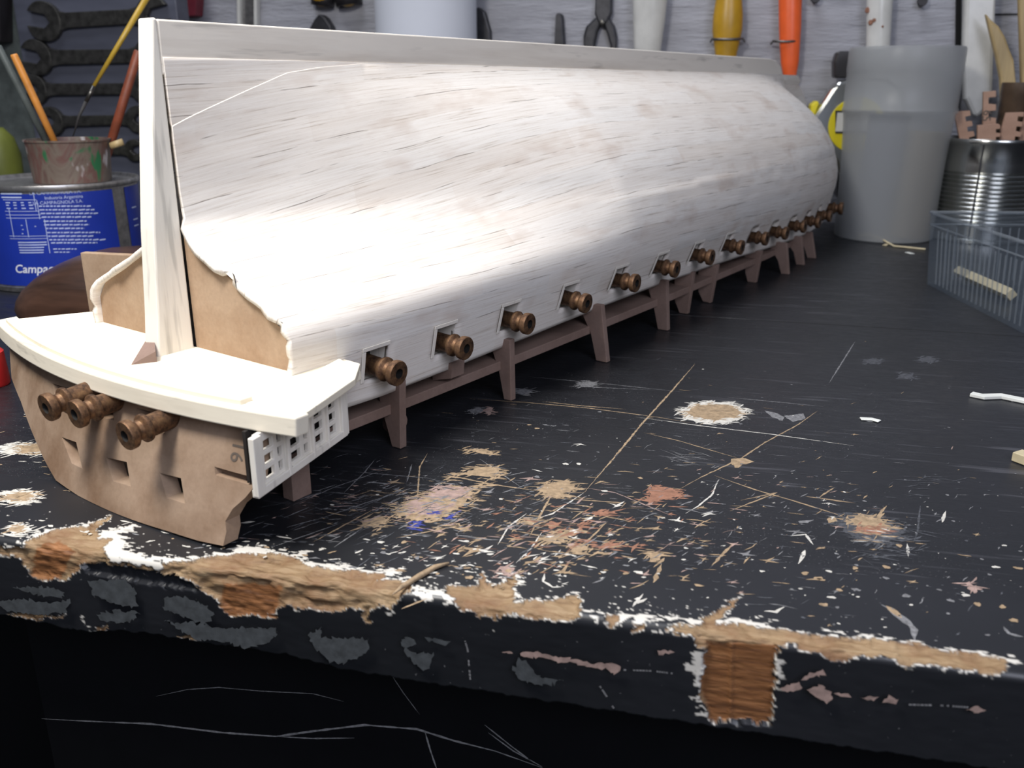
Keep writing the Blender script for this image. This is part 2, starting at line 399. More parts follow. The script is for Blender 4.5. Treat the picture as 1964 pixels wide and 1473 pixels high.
M['frost'] = plastic('frosted polythene', (.55,.56,.56), .46, .35, .5)
M['clear'] = plastic('clear ribbed plastic', (.22,.26,.31), .90, .12, .2)
M['clear_rib'] = plastic('clear plastic rib', (.38,.42,.46), .72, .15, .3)
# ================================================================== the model ship hull, keel up
def li(x, xs, ys): return float(np.interp(x, xs, ys))
ship = thing('model_ship', 'upside-down balsa planked wooden ship model hull with bronze cannons resting on the black bench', 'model ship', W(0, 0, 0))
ZA = [15,20,31,38,46,50,53,56,60,65,70,76,85,123]; TA = [47,48,49.5,50.5,50.5,49,46,40,31,21,11,5,4.0,3.8]
ZM = [10,15,20,26,31,36,42,48,55,62,70,80,90,98,105,111,116,120,123]
TMd = [43.5,44.5,45.5,47.2,48.5,50.5,52.8,54,54.2,53.2,51,46.5,40,33.5,26.5,19.5,12.5,7,4]
SE = [12,50,90,132,200,252,300,350,400,480,560,620]; ZE = [22,20.5,20.5,21,22.5,22.5,21.5,20,18,16,16,17]
def zedge(s): return li(s, SE, ZE)
def sm(x): x = min(1, max(0, x)); return x*x*(3-2*x)
WS = [12,60,120,200,280,360,430,500,620]; WV = [1,1,1.0,1.03,1.03,1.0,.99,.97,.97]
LZ = [10,30,50,70,90,100,110,118,123]; LV = [604,612,612,602,578,557,530,508,500]
def tmid(s, z):
    e = 1-(1-sm((s-12)/250))**1.25 if s < 262 else 1
    e = .5*e+.5*min(1, (s-12)/190)
    a = li(z, ZA, TA); m = li(z, ZM, TMd)
    return (a+(m-a)*e)*(1+(li(s, WS, WV)-1)*(1 if z < 70 else .5))
def thull(s, z):
    L = li(z, LZ, LV); m = li(z, ZM, TMd); a = 190*(m/54)**.5 if m > 12 else 90; a = max(a, 60)
    t = tmid(s, z); s0 = L-a
    if s > s0: t = t*math.sqrt(max(0, 1-((s-s0)/a)**2.2))
    return t
# ports: s of the centre, half width 4.6 mm
PORTS = [45.5, 79, 116.5, 156.5, 196.5, 236, 277, 320, 361, 397, 432, 466, 500, 543]
PH = 5.2
brk = sorted(set([12.0]+[round(p+d, 2) for p in PORTS for d in (-PH, PH)]+[598, 604, 608, 610.5, 612]))
brk = sorted(set(brk+[12.5]))
cols = []
for a, b in zip(brk, brk[1:]):
    n = max(1, int(round((b-a)/3.2))); cols += [a+(b-a)*k/n for k in range(n)]
cols.append(612.0)
ZP0, ZP1 = 27.0, 37.3                      # port heights in the sheer-free system
rows = [20, 21.5, 23, 25, ZP0, 29, 31, 33, 35, ZP1]+list(np.arange(39.0, 52, 1.5))+list(np.arange(52, 66, 1.1))+list(np.arange(66, 114, 2.2))+[114.5, 116.5, 118.5, 120, 121.5, 122.6]
rows = sorted([r for r in rows if abs(r-104) > 1.2]+[103.9, 104.1])
ZB = ([13,19.5,29,41,57,71,91], [103.6,106.3,109.7,113.8,118.9,120.8,122.3])
def remap(z, s):
    zb = li(s, *ZB)
    return z if z <= 52 else (52+(z-52)*(zb-52)/52 if z <= 104 else zb+(z-104)*(122.7-zb)/18.6)
def sheer(zr, s): return zr+(zedge(s)-20)*(1-(zr-20)/103.0)
def hull_side(side):
    vs = []; uv = []; nr = len(rows); nc = len(cols)
    for zr in rows:
        for s in cols:
            z0 = sheer(zr, s); L = li(z0, LZ, LV)
            ss = 12+(s-12)*(L-12)/600.0 if s > 470 else s-(612-L)*max(0, (s-470))/142
            ss = min(ss, L)
            if s > 470: ss = 470+(s-470)*(L-470)/142.0
            if zr > 75 and s < 14: ss = 13.9+(s-12)*.05
            z = remap(sheer(zr, ss) if zr < 100 else zr, ss)
            if s == 12.0 and zr < 75: ss += 1.1*vnoise(np.array([zr*.45]), np.array([side*7.]), 5)[0]
            t = max(thull(ss, z), 3.55 if zr > 100 and s < 611 else 0.0)
            if zr < 104 and ss < 110: t += .28*sm((z-60)/20)*sm((110-ss)/20)
            t += .2*float(vnoise(np.array([ss*.06]), np.array([z*.16+side]), 9)[0])*min(1, t/10)
            vs.append(W(ss, side*t, z)); uv.append((ss, z, t))
    # girth-based strake coordinate, so that seams follow the hull
    UVm = np.zeros((nr, nc, 2))
    for j in range(nc):
        g = [0.0]
        for i in range(1, nr):
            a = uv[(i-1)*nc+j]; b = uv[i*nc+j]; g.append(g[-1]+math.hypot(b[1]-a[1], b[2]-a[2]))
        G = g[-1]
        for i in range(nr):
            s_, z_ = uv[i*nc+j][0], uv[i*nc+j][1]
            UVm[i, j] = (s_/10.0, 14.0*g[i]/G+1.7*math.exp(-(s_-13)/90)*sm((z_-45)/30) if rows[i] < 104 else 30+(z_-(114.9+.05*(s_-14)))/8.5)
    fs = []
    for i in range(nr-1):
        for j in range(nc-1):
            if side > 0 and ZP0-.01 <= rows[i] < ZP1-.01:
                c = (cols[j]+cols[j+1])/2
                if any(abs(c-p) < PH for p in PORTS): continue
            q = [i*nc+j, i*nc+j+1, (i+1)*nc+j+1, (i+1)*nc+j]
            fs.append(q if side > 0 else q[::-1])
    return vs, fs, UVm.reshape(-1, 2)
V1, F1, U1 = hull_side(1); V2, F2, U2 = hull_side(-1)
n1 = len(V1)
hull = mesh_obj('hull_planking', V1+V2, F1+[[n1+i for i in f] for f in F2], M['hull'], ship, smooth=True)
hull['label'] = 'sanded pale balsa hull planking'
hull.data.set_sharp_from_angle(angle=math.radians(40))
uvl = hull.data.uv_layers.new(name='UVMap'); UA = np.vstack([U1, U2+np.array([0, 61.0])])
li_ = np.zeros(len(hull.data.loops), np.int32); hull.data.loops.foreach_get('vertex_index', li_)
uvl.data.foreach_set('uv', UA[li_].astype(np.float32).ravel())
so = hull.modifiers.new('thickness', 'SOLIDIFY'); so.thickness = .0017; so.offset = -1
# make sure the shell thickens inwards
nrm = hull.data.polygons[len(F1)//2].normal
if nrm @ Vector(TR) < 0: so.offset = 1

# keel slab with the stem, 7 mm thick
keel_out = [(13.5,132.6),(250,133),(488,132.6),(500,131.5),(509,128),(515,122),(521,115),(534,107),(553,103),(575,93),(597,73),(612,50),(618,34),(616,20)]
keel_in = [(598,20),(598,40),(585,62),(565,80),(540,94),(518,106),(500,116),(300,118),(13.2,118)]
mb = MB(); K = keel_out+keel_in
mb.prism([W(s, -3.5, z) for s, z in K], [W(s, 3.5, z) for s, z in K]); mb.build('keel', M['balsa_long'], ship, bevel=.5)
# deadwood planks: flat fin between keel and hull at the stern
mb = MB()
for k, (pa, pb) in enumerate([([(12.6,121.2),(92,122.3),(97,121.6),(62,120.0),(12.6,112.6)], None), ([(12.6,112.2),(58,119.2),(52,114.5),(12.6,97)], None)]):
    pass
# sternpost: tapers from the keel to the deck, its sternward face 7 mm wide
mb = MB()
post = [(11.2,132.6),(13.4,132.6),(14.0,121),(13.6,100),(13.4,77),(12.8,37)]
aft = [(0.0,37),(2.6,66),(5.2,96),(8.2,132.6)]
PO = [(12.0,132.9),(13.5,132.9),(13.3,100),(13.2,70),(13.0,36.6),(0.3,36.6),(1.9,50),(4.2,75),(6.9,95.6)]
mb.prism([W(s, -3.5, z) for s, z in PO], [W(s, 3.5, z) for s, z in PO]); mb.build('sternpost', M['balsa_vert'], ship, bevel=.6)
# brown transom bulkhead, one board each side of the post
bulk = [(3.5,77),(4.2,76.4),(10.6,68),(20.5,63.4),(33,57.4),(43.5,52.6),(48.2,47),(48.6,38),(48.4,36.5),(3.5,36.5)]
for sd in (1, -1):
    mb = MB(); mb.prism([W(13.8, sd*t, z) for t, z in bulk], [W(16.8, sd*t, z) for t, z in bulk]); mb.build('transom_board', M['mdf'], ship)
# ---------------- stern plate, curved in plan and raked
def splate(t, z): return -15.7+0.0017*(t-6)**2-.33*(33-z)
def px_plate(x, y):
    s = -15.0
    for _ in range(40):
        v = ST(gpl(x, y, W(s, 0, 0), AX)); s = .5*s+.5*splate(v[1], v[2])
    return (v[1], v[2])
OUTL = [(10,672),(22,725),(40,770),(62,830),(84,880),(107,921),(150,952),(212,981),(254,997),(326,1020),(380,1037),(428,1047),(434,1020),(432,1000),(446,976),(470,955),(484,938),(488,905),(495,840),(497,812)]
pl_out = [px_plate(*p) for p in OUTL]
zt = 33.5
pl_out = [(t, max(z, .15)) for t, z in pl_out]
pl_out[0] = (pl_out[0][0], zt); pl_out[-1] = (pl_out[-1][0], zt)
holes = []
for q in ([(118,838),(146,848),(158,899),(138,889)], [(203,877),(243,886),(251,933),(217,923)], [(306,907),(347,917),(355,966),(320,955)]):
    holes.append([px_plate(*p) for p in q])
for q in ([(100,735),(142,748),(146,778),(108,770)], [(172,755),(214,768),(219,806),(180,797)], [(262,782),(310,795),(316,832),(272,824)]):
    holes.append([px_plate(*p) for p in q])
g = [px_plate(*p) for p in ((411,895),(484,915),(483,931),(413,911))]
holes.append(g)
mb = MB()
plate_mesh(mb, pl_out, holes, lambda t, z: W(splate(t, z), t, z), lambda t, z: W(splate(t, z)+4.6, t, z), step=3.0)
sp = mb.build('stern_plate', M['mdf_plate'], ship, auto=35)
# narrow groove near its right edge
mb = MB(); gc = np.mean(g, 0); g = [tuple(gc+(np.array(p)-gc)*1.03) for p in g]; mb.prism([W(splate(t, z)+2.2, t, z) for t, z in g], [W(splate(t, z)+3.2, t, z) for t, z in g]); mb.build('slot_floor', M['mdf_plate'], ship)
# pencilled number on the plate
def text_mesh(txt, size, mat, name, parent, fn, bold=0.0):
    cu = bpy.data.curves.new(name, 'FONT'); cu.body = txt; cu.size = size; cu.align_x = 'CENTER'; cu.align_y = 'CENTER'; cu.offset = bold; cu.resolution_u = 3
    to = bpy.data.objects.new(name, cu); COL.objects.link(to); bpy.context.view_layer.update()
    me = to.evaluated_get(bpy.context.evaluated_depsgraph_get()).to_mesh()
    v = [(p.co.x, p.co.y) for p in me.vertices]; f = [list(p.vertices) for p in me.polygons]
    to.to_mesh_clear(); COL.objects.unlink(to); bpy.data.objects.remove(to)
    return [fn(*p) for p in v], f
nt_, nz_ = px_plate(455, 866)
tv, tf = text_mesh('16', 5.6, M['pencil'], 'number', sp, lambda a, b: W(splate(nt_+b, nz_-a)-.12, nt_+b*1.05, nz_-a), .03)
mesh_obj('number_mark', tv, tf, M['pencil'], ship)
# dark room behind the plate is the hollow hull; an added near-black board paints its shade
# ---------------- white counter deck and rail
def rail_s(t): return -20.2+0.00185*(t-4)**2
DZ = 37.2
ts = np.linspace(-80, 76, 40)
deck = [(rail_s(t)+4.2, t) for t in ts]+[(20, 66.5), (31, 57.5), (32, 46), (14, 44), (14, -44), (20, -66), (-6, -80)]
mb = MB(); plate_mesh(mb, deck, [], lambda s, t: W(s, t, DZ+.6), lambda s, t: W(s, t, DZ-1.6)); mb.build('counter_deck', M['balsa_cross'], ship, bevel=.3)
# raised second layer behind the rail, stopping short of the right end
mb = MB(); tl = np.linspace(-76, 58, 30)
lay = [(rail_s(t)+2.6, t) for t in tl]+[(rail_s(t)+6.5, t) for t in tl[::-1]]
plate_mesh(mb, lay, [], lambda s, t: W(s, t, DZ+1.9), lambda s, t: W(s, t, DZ+.3)); mb.build('rail_lip', M['balsa_cross'], ship, bevel=.3)
mb = MB(); tr_ = np.linspace(-82, 76.8, 40)
rl = [(rail_s(t), t) for t in tr_]+[(rail_s(t)+4.4, t) for t in tr_[::-1]]
plate_mesh(mb, rl, [], lambda s, t: W(s, t, DZ+.5), lambda s, t: W(s-.5, t, DZ-4.6)); mb.build('stern_rail', M['balsa_rail'], ship, bevel=.45)
# wedge of wood glued against the foot of the post
a, b_, c_ = (gz(251, 700, DZ+.6), gz(298, 662, DZ+.6), gz(301, 694, DZ+.6))
mb = MB(); mb.add([a, b_, c_, b_+np.array([0,0,5.5]), c_+np.array([0,0,3.2])], [(0,1,2),(1,3,4,2),(0,2,4),(0,3,1),(0,4,3)]); mb.build('glue_block', M['mdf_leg'], ship)
# ---------------- quarter gallery
gN, gF = (-15.4, 67.0), (22.8, 58.3)
dv = np.array([gF[0]-gN[0], gF[1]-gN[1]]); LG = np.linalg.norm(dv); gx = dv/LG; go = np.array([-gx[1], gx[0]])
if go[1] < 0: go = -go
def G(u, z, off=0.0): p = np.array(gN)+gx*u+go*off; return W(p[0], p[1], z)
def gtop(u): return 32.4+(33.4-32.4)*u/LG
def gbot(u): return 17.2+(19.4-17.2)*u/LG
gp = ship
out = [(0, gbot(0)), (0, gtop(0)), (LG, gtop(LG)), (LG, gbot(LG))]
hl = []
groups = [(2.6, 6.3), (8.0, 9.7), (13.4, 17.4), (19.2, 20.9), (24.4, 28.2), (31.4, 34.6)]
for gi, (u0, u1) in enumerate(groups):
    for r in range(3):
        lo, hi = .13+.265*r, .13+.265*r+.175
        z = lambda u, f: gbot(u)+(gtop(u)-gbot(u))*f
        hl.append([(u0, z(u0, lo)), (u1, z(u1, lo)), (u1, z(u1, hi)), (u0, z(u0, hi))])
mb = MB(); plate_mesh(mb, out, hl, lambda u, z: G(u, z, .0), lambda u, z: G(u, z, -1.3)); mb.build('gallery_window', M['balsa_vert'], ship, bevel=.15)
mb = MB()
for (u0, u1) in ((-2.2, .9), (11.0, 12.2), (22.2, 23.2), (29.4, 30.2), (36.6, LG+.6)):
    mb.prism([G(u0, gbot(max(0, u0))-.8, 1.0), G(u1, gbot(max(u1, 0))-.8, 1.0), G(u1, gtop(u1), 1.0), G(u0, gtop(u0), 1.0)],
             [G(u0, gbot(max(0, u0))-.8, -.8), G(u1, gbot(max(u1, 0))-.8, -.8), G(u1, gtop(u1), -.8), G(u0, gtop(u0), -.8)])
mb.prism([G(-2, gbot(0)-1.2, .9), G(LG, gbot(LG)-1.2, .9), G(LG, gbot(LG)+1.0, .9), G(-2, gbot(0)+1.0, .9)], [G(-2, gbot(0)-1.2, -1.2), G(LG, gbot(LG)-1.2, -1.2), G(LG, gbot(LG)+1.0, -1.2), G(-2, gbot(0)+1.0, -1.2)])
mb.build('gallery_frame', M['balsa_vert'], ship, bevel=.25)
mb = MB(); mb.prism([G(9.0, 32.4, 2.6), G(LG+6.5, 33.4, 2.6), G(LG+6.5, 35.4, -5), G(9.0, 35.0, -5)], [G(9.0, 35.2, 2.4), G(LG+6.5, 36.4, 2.4), G(LG+6.5, 39.4, -5), G(9.0, 38.4, -5)])
mb.build('gallery_rail', M['balsa_cross'], ship, bevel=.6)
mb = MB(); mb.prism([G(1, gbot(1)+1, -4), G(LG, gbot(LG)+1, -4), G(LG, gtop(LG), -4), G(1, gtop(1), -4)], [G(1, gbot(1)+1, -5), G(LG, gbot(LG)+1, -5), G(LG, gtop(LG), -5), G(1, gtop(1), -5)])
mb.build('gallery_shade_backing', M['dark'], ship)  # near-black sheet added for the shade behind the lattice
# ---------------- frame legs (the uncut tops of the bulkheads) standing on the bench
LEGS = [(55.5, [(49.8,24),(48.9,0),(45.0,0),(41.5,11.5),(38,24)]), (115.6, [(50.5,24.3),(51.1,0),(47.6,0),(45.2,11),(40,24)]), (180.4, [(52.2,25.3),(56.0,0),(50.5,0),(47.3,12.2),(40,25)]),
        (244.3, [(51.5,25),(53.6,0),(48.3,0),(45.4,10.9),(40,25)]), (281.1, [(49.1,23),(47.0,0),(42.4,0),(39.5,6),(38,22)]), (311.6, [(49.4,22),(46.7,0),(42.1,.6),(39,6),(38,20)]),
        (378.1, [(49.2,20),(47.2,0),(42,0),(40,6),(38,19)]), (414.8, [(51.5,20),(55,0),(50,0),(47,8.6),(38,20)]), (451.1, [(49,19),(52.7,0),(47.5,0),(45,8),(36,19)]), (480.5, [(46.5,18),(51,0),(45.5,0),(42,8),(33,18)])]
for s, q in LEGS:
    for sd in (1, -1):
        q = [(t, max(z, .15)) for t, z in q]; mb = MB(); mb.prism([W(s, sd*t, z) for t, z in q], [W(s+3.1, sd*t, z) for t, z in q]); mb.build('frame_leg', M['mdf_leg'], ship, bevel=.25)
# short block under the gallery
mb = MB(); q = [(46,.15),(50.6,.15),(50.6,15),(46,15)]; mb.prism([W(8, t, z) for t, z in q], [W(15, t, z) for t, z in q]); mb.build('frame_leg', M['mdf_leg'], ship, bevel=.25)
mb = MB(); mb.aabox(0, 1, 0, 1, 0, 1); mb = MB()
p = gz(742, 872, 0)
mb.lathe([(0, 4.2), (3.0, 4.2)], W(64, 40, 4.6), AX*.2-TR+np.array([0,0,.1]), 18); mb.build('glue_block', M['mdf_leg'], ship)
# deck sheet between the legs
SD = [0,50,125,200,260,330,400,470,530,575]; TD = [44,45.2,46.2,47,47.5,46.5,46,42,32,15]
ss = np.linspace(-2, 575, 60)
dk = [(s, li(s, SD, TD)) for s in ss]+[(s, -li(s, SD, TD)) for s in ss[::-1]]
mb = MB(); mb.prism([W(s, t, 11.6) for s, t in dk], [W(s, t, 15.2) for s, t in dk]); mb.build('deck_sheet', M['mdf_leg'], ship, bevel=.3)
# small stub under the second gun
for s in (83,):
    mb = MB(); q = [(40,15.2),(48.6,17.5),(49.2,23),(40,23)]; mb.prism([W(s, t, z) for t, z in q], [W(s+7, t, z) for t, z in q]); mb.build('frame_stub', M['mdf_leg'], ship)
# ---------------- gun ports and cannons
CAN = [(-9,3.1),(2.4,3.05),(2.8,3.2),(3.1,3.75),(3.5,3.9),(4.3,3.9),(4.6,3.55),(4.75,3.2),(5.1,2.75),(6.2,2.65),(6.7,2.9),(7.1,3.5),(7.4,3.9),(7.9,4.05),(9.3,4.05),(9.6,3.85),(9.65,1.6)]
CANB = [(9.65,1.6),(4.5,1.55)]
cme = None
def cannon(P, D, droop=0.0, scale=1.0):
    global cme
    D = np.asarray(D, float); D = D/np.linalg.norm(D)+np.array([0, 0, droop])
    if cme is None:
        mb = MB(); mb.lathe(CAN, (0,0,0), (1,0,0), 28, 0, caps=False); mb.lathe(CANB, (0,0,0), (1,0,0), 28, 1, caps=False)
        mb.lathe([(4.5,.02),(4.5,1.55)], (0,0,0), (1,0,0), 28, 1, caps=False); mb.lathe([(-9,.02),(-9,3.1)], (0,0,0), (1,0,0), 28, 0, caps=False)
        cme = bpy.data.meshes.new('cannon'); cme.from_pydata([(a*MM, b*MM, c*MM) for a, b, c in mb.v], [], mb.f); setmats(cme, [M['brass'], M['bore']])
        cme.polygons.foreach_set('material_index', np.asarray(mb.m, np.int32)); cme.polygons.foreach_set('use_smooth', [True]*len(mb.f)); cme.update()
        bm = bmesh.new(); bm.from_mesh(cme); bmesh.ops.remove_doubles(bm, verts=bm.verts, dist=1e-6); bmesh.ops.recalc_face_normals(bm, faces=bm.faces); bm.to_mesh(cme); bm.free(); cme.set_sharp_from_angle(angle=math.radians(28))
    o = bpy.data.objects.new('cannon', cme); link(o); o.parent = ship
    q = Vector(D).to_track_quat('X', 'Z'); o.rotation_mode = 'QUATERNION'; o.rotation_quaternion = q
    o.location = (Vector(P)-base_of(ship))*MM; o.scale = (scale,)*3
    return o
droops = [-.04,-.02,0,-.06,.02,-.02,-.03,-.05,0,-.03,.04,-.02,0,.05]
for i, p in enumerate(PORTS):
    zc = sheer(31.6, p); t = thull(p, zc); dt = (thull(p+4, zc)-thull(p-4, zc))/8
    D = TR-AX*dt*.8; nrm_ = D/np.linalg.norm(D); tang = AX+TR*dt; tang /= np.linalg.norm(tang)
    c0 = W(p, t, zc)
    # lining: an open box going inwards from the cut edges, its back coloured near-black for the inner shade
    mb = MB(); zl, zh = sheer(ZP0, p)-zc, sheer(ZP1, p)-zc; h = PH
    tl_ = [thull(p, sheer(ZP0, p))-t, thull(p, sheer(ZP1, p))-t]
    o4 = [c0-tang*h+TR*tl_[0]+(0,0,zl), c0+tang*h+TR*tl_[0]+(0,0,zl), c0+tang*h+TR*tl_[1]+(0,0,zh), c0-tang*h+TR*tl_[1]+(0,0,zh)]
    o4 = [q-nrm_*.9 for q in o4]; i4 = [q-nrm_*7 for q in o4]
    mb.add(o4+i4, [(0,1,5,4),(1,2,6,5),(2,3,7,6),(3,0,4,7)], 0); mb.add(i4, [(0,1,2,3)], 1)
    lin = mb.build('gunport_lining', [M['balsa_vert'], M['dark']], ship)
    if i < 8:    # pale fillet strips round the top and after side of the opening
        mb = MB(); e = 1.7
        oo = [q+nrm_*1.05 for q in o4]
        dn = (oo[3]-oo[0])/np.linalg.norm(oo[3]-oo[0])
        mb.box(oo[3]-tang*e*1.0+dn*.1, tang*(2*h+e), dn*e*.8, nrm_*.35); mb.box(oo[0]-tang*e, tang*e*.9, (oo[3]-oo[0])*1.0, nrm_*.3)
        mb.build('gunport_frame', M['balsa_vert'], lin, bevel=.15)
    cannon(c0-(0,0,.4), nrm_, droops[i]-.03, 1.0 if i < 13 else 1.15)
for (px, py), dr in zip([(84,783),(140,798),(236,838)], (-.10,-.06,-.08)):
    # muzzle centres seen in the photo; the barrel runs back along the ship's axis
    s = -15.7-11.5
    P = ST(gpl(px, py, W(s-(6 if px < 120 else 3), 0, 0), AX)); P = P+np.array([10.0, 0, .8])
    cannon(W(*P), -AX, dr)
# added near-black board painting the hull's inner shade behind the stern openings
mb = MB(); q = [(-46,.6),(44,.6),(44,33),(-46,33)]; mb.prism([W(-4, t, z+12) if False else W(-3+0*z, t, max(z, 6)) for t, z in q], [W(-1, t, max(z, 6)) for t, z in q]); mb.build('inner_shade_board', M['dark'], ship)
# ================================================================== the bench
EY = 174.0; BX0, BX1, BY1 = -900.0, 900.0, 832.0; FZ = -24.0
bench = thing('workbench', 'black painted wooden workbench with scratched top and chipped front edge', 'workbench', (0, 400, -60))
RR = 2.2
# profile of the edge: v is the developed length, v<0 on the top (y = EY - v), v>0 down the front face
def edge_pt(x, v):
    if v <= -RR: return (x, EY-v, 0.0), (0, 0, 1)
    if v < RR*(math.pi/2-1):
        a = (v+RR)/RR; return (x, EY+RR-RR*math.sin(a), -RR+RR*math.cos(a)), (0, -math.sin(a), math.cos(a))
    z = -RR-(v-RR*(math.pi/2-1)); 
    return (x, EY, z), (0, -1, 0)
def px_uv(x, y):
    g = gz(x, y, 0.0)
    if g[1] >= EY: return (g[0], -(g[1]-EY))
    p = gy(x, y, EY); return (p[0], -p[2])
def PZ3(pts): return [px_uv(x*.336, 980+y*.336) for x, y in pts]
def PZ4(pts): return [px_uv(660+x*.336, 980+y*.336) for x, y in pts]
def PZ5(pts): return [px_uv(1304+x*.336, 980+y*.336) for x, y in pts]
wood_polys = [
 PZ3([(-60,195),(0,192),(120,190),(200,150),(300,110),(400,95),(500,85),(625,25),(640,30),(540,100),(560,150),(640,155),(590,210),(600,250),(700,275),(850,310),(900,320),(960,290),(1050,290),(1200,255),(1400,240),(1550,240),(1690,265),(1720,300),(1800,320),(1964,330),(2100,350),(2204,365),(2164,390),(2294,395),(2339,420),(2344,450),(2264,490),(2254,515),(2114,540),(1984,540),(1964,560),(1800,545),(1700,540),(1640,520),(1590,520),(1565,585),(1310,575),(1260,540),(1240,490),(1150,440),(1130,405),(1060,370),(1000,352),(890,345),(700,303),(470,278),(450,300),(390,365),(330,380),(190,365),(150,310),(100,250),(0,225),(-60,220)]),
 PZ4([(590,430),(700,425),(760,430),(785,350),(800,345),(800,410),(900,420),(960,365),(985,385),(970,440),(965,515),(1000,520),(1200,505),(1320,475),(1370,530),(1330,570),(1330,600),(1180,605),(1060,590),(965,562),(900,565),(880,575),(850,590),(760,575),(720,550),(660,540),(640,500),(600,470)]),
 PZ4([(1500,590),(1560,600),(1550,650),(1510,630)]), PZ4([(1640,640),(1720,640),(1690,665),(1655,665)]),
 PZ4([(1850,655),(2000,650),(2000,700),(1930,690)]),
 PZ4([(840,580),(868,580),(862,610),(842,605)]), PZ4([(95,535),(155,535),(150,600),(120,618),(105,600)]),
 PZ5([(-20,680),(0,670),(100,660),(200,575),(345,478),(250,590),(190,640),(400,655),(560,670),(700,700),(850,715),(1000,715),(1200,745),(1370,755),(1450,790),(1650,805),(1840,840),(1870,890),(1830,910),(1700,895),(1500,880),(1300,860),(1230,820),(1000,805),(980,825),(880,830),(800,790),(600,745),(560,750),(550,900),(520,1212),(380,1190),(180,1180),(130,1070),(115,980),(150,780),(60,700)]),
 PZ3([(50,590),(150,568),(300,580),(380,572),(300,598),(150,605)]), PZ3([(540,660),(620,660),(600,680),(545,680)]), PZ3([(1000,740),(1090,720),(1150,745),(1080,755)]),
]
deep_poly = [PZ5([(150,745),(560,750),(550,900),(520,1215),(180,1185),(115,980)]), PZ3([(1270,400),(1600,420),(1570,590),(1250,570)]), PZ3([(230,180),(330,150),(420,220),(330,385),(170,360)])]
white_polys = [
 PZ3([(-60,170),(0,172),(110,172),(190,135),(290,95),(400,82),(560,60),(640,20),(600,75),(560,110),(640,100),(790,75),(790,105),(700,130),(740,175),(790,200),(700,215),(840,250),(1000,265),(1100,270),(1250,235),(1450,195),(1560,205),(1680,240),(1830,210),(1720,270),(1964,300),(2100,330),(2290,325),(2300,350),(2210,370),(2344,390),(2400,430),(2560,430),(2560,470),(2400,470),(2300,440),(1900,360),(1690,300),(1250,270),(900,355),(600,260),(540,150),(300,130),(0,205)]),
 PZ4([(380,440),(480,440),(620,470),(640,500),(380,480)]), PZ4([(870,425),(960,350),(1015,375),(985,420),(1010,500),(960,510)]),
 PZ4([(960,540),(1010,515),(1210,500),(1320,500),(1000,560)]),
 PZ4([(1340,560),(1440,550),(1500,575),(1700,575),(1760,600),(1980,615),(1980,640),(1700,625),(1600,640),(1480,600),(1340,590)]),
 PZ5([(-20,640),(100,620),(540,620),(520,650),(560,668),(760,690),(820,688),(1020,712),(1200,720),(1210,740),(1390,745),(1460,785),(1650,795),(1830,830),(1980,840),(1980,870),(1840,860),(1640,815),(1400,775),(1000,725),(560,680),(200,640),(-20,665)]),
 PZ5([(60,790),(160,785),(150,980),(130,1070),(180,1180),(160,1185),(100,1060),(60,960)]), PZ5([(550,800),(585,830),(580,900),(555,930)]), PZ5([(340,1120),(440,1120),(420,1170),(330,1180)]), PZ5([(540,930),(600,990),(640,1000),(560,1010),(525,1210),(510,1210)]),
 PZ3([(470,590),(495,600),(510,660),(495,660)]), PZ3([(540,655),(620,655),(625,672),(540,665)]), PZ3([(1080,720),(1150,735),(1150,752),(1090,735)]), PZ3([(50,585),(170,565),(310,580),(200,590)]),
 PZ4([(840,600),(865,600),(855,680),(845,680)]), PZ4([(220,540),(275,545),(240,565)]),
]
xs = np.arange(-262, 172.01, .42); vs_ = np.concatenate([np.arange(-36, 24.01, .42)])
XX, VV = np.meshgrid(xs, vs_, indexing='ij'); P2 = np.stack([XX.ravel(), VV.ravel()], 1)
J = np.stack([fbm(P2[:,0]*.55, P2[:,1]*.7, 3), fbm(P2[:,0]*.55+40, P2[:,1]*.7, 8)], 1)*.75+np.stack([vnoise(P2[:,0]*2.2, P2[:,1]*1.1, 21), vnoise(P2[:,0]*1.6, P2[:,1]*2.4, 22)], 1)*.3
Q2 = P2+J
wd = np.full(len(P2), -9.0)
for p in wood_polys:
    ins = pip(p, Q2); d = pdist(p, Q2); wd = np.maximum(wd, np.where(ins, d, -d))
wh = np.full(len(P2), -9.0)
for p in white_polys:
    ins = pip(p, Q2); d = pdist(p, Q2); wh = np.maximum(wh, np.where(ins, d, -d))
dp = np.full(len(P2), -9.0)
for p in deep_poly:
    ins = pip(p, P2+J*.6); d = pdist(p, P2+J*.6); dp = np.maximum(dp, np.where(ins, d, -d))
wood = np.clip(wd/.25+.5, 0, 1)
n1 = fbm(P2[:,0]*.42, P2[:,1]*1.1, 33); n2 = fbm(P2[:,0]*.9, P2[:,1]*2.0, 44)
onp = P2[:,1] < 1.2
white = np.clip((wh-.45+n1*1.7)/.25, 0, 1)
white = np.maximum(white, np.clip((wd+np.where(P2[:,1] > 1.5, .16, .35)+.35*n2)/.2, 0, 1))
spk = np.clip((n2-.78-.035*np.maximum(0, -P2[:,1]-4))/.1, 0, 1)*onp*(P2[:,0] < 20); white = np.maximum(white, spk)
depth = np.clip(wd/1.6, 0, 1)*(.75+.55*fbm(P2[:,0]*.22, P2[:,1]*.5, 51))+np.clip(wd/.4, 0, 1)*.18
flap = pip(PZ3([(455,290),(560,278),(700,300),(880,345),(1000,360),(1130,420),(1100,440),(900,400),(650,372),(480,325)]), Q2)
dk_ = (dp > 0) & (P2[:, 0] > -20); depth = np.where(dk_, 1.1+.12*fbm(P2[:,0]*.2, P2[:,1]*1.3, 91)-.5*np.clip(1-np.abs(P2[:,0]-gy(1404, 1290, EY)[0]-.06*(P2[:,1]-12))/.6, 0, 1), depth)
depth = np.where(flap, 1.4, depth)
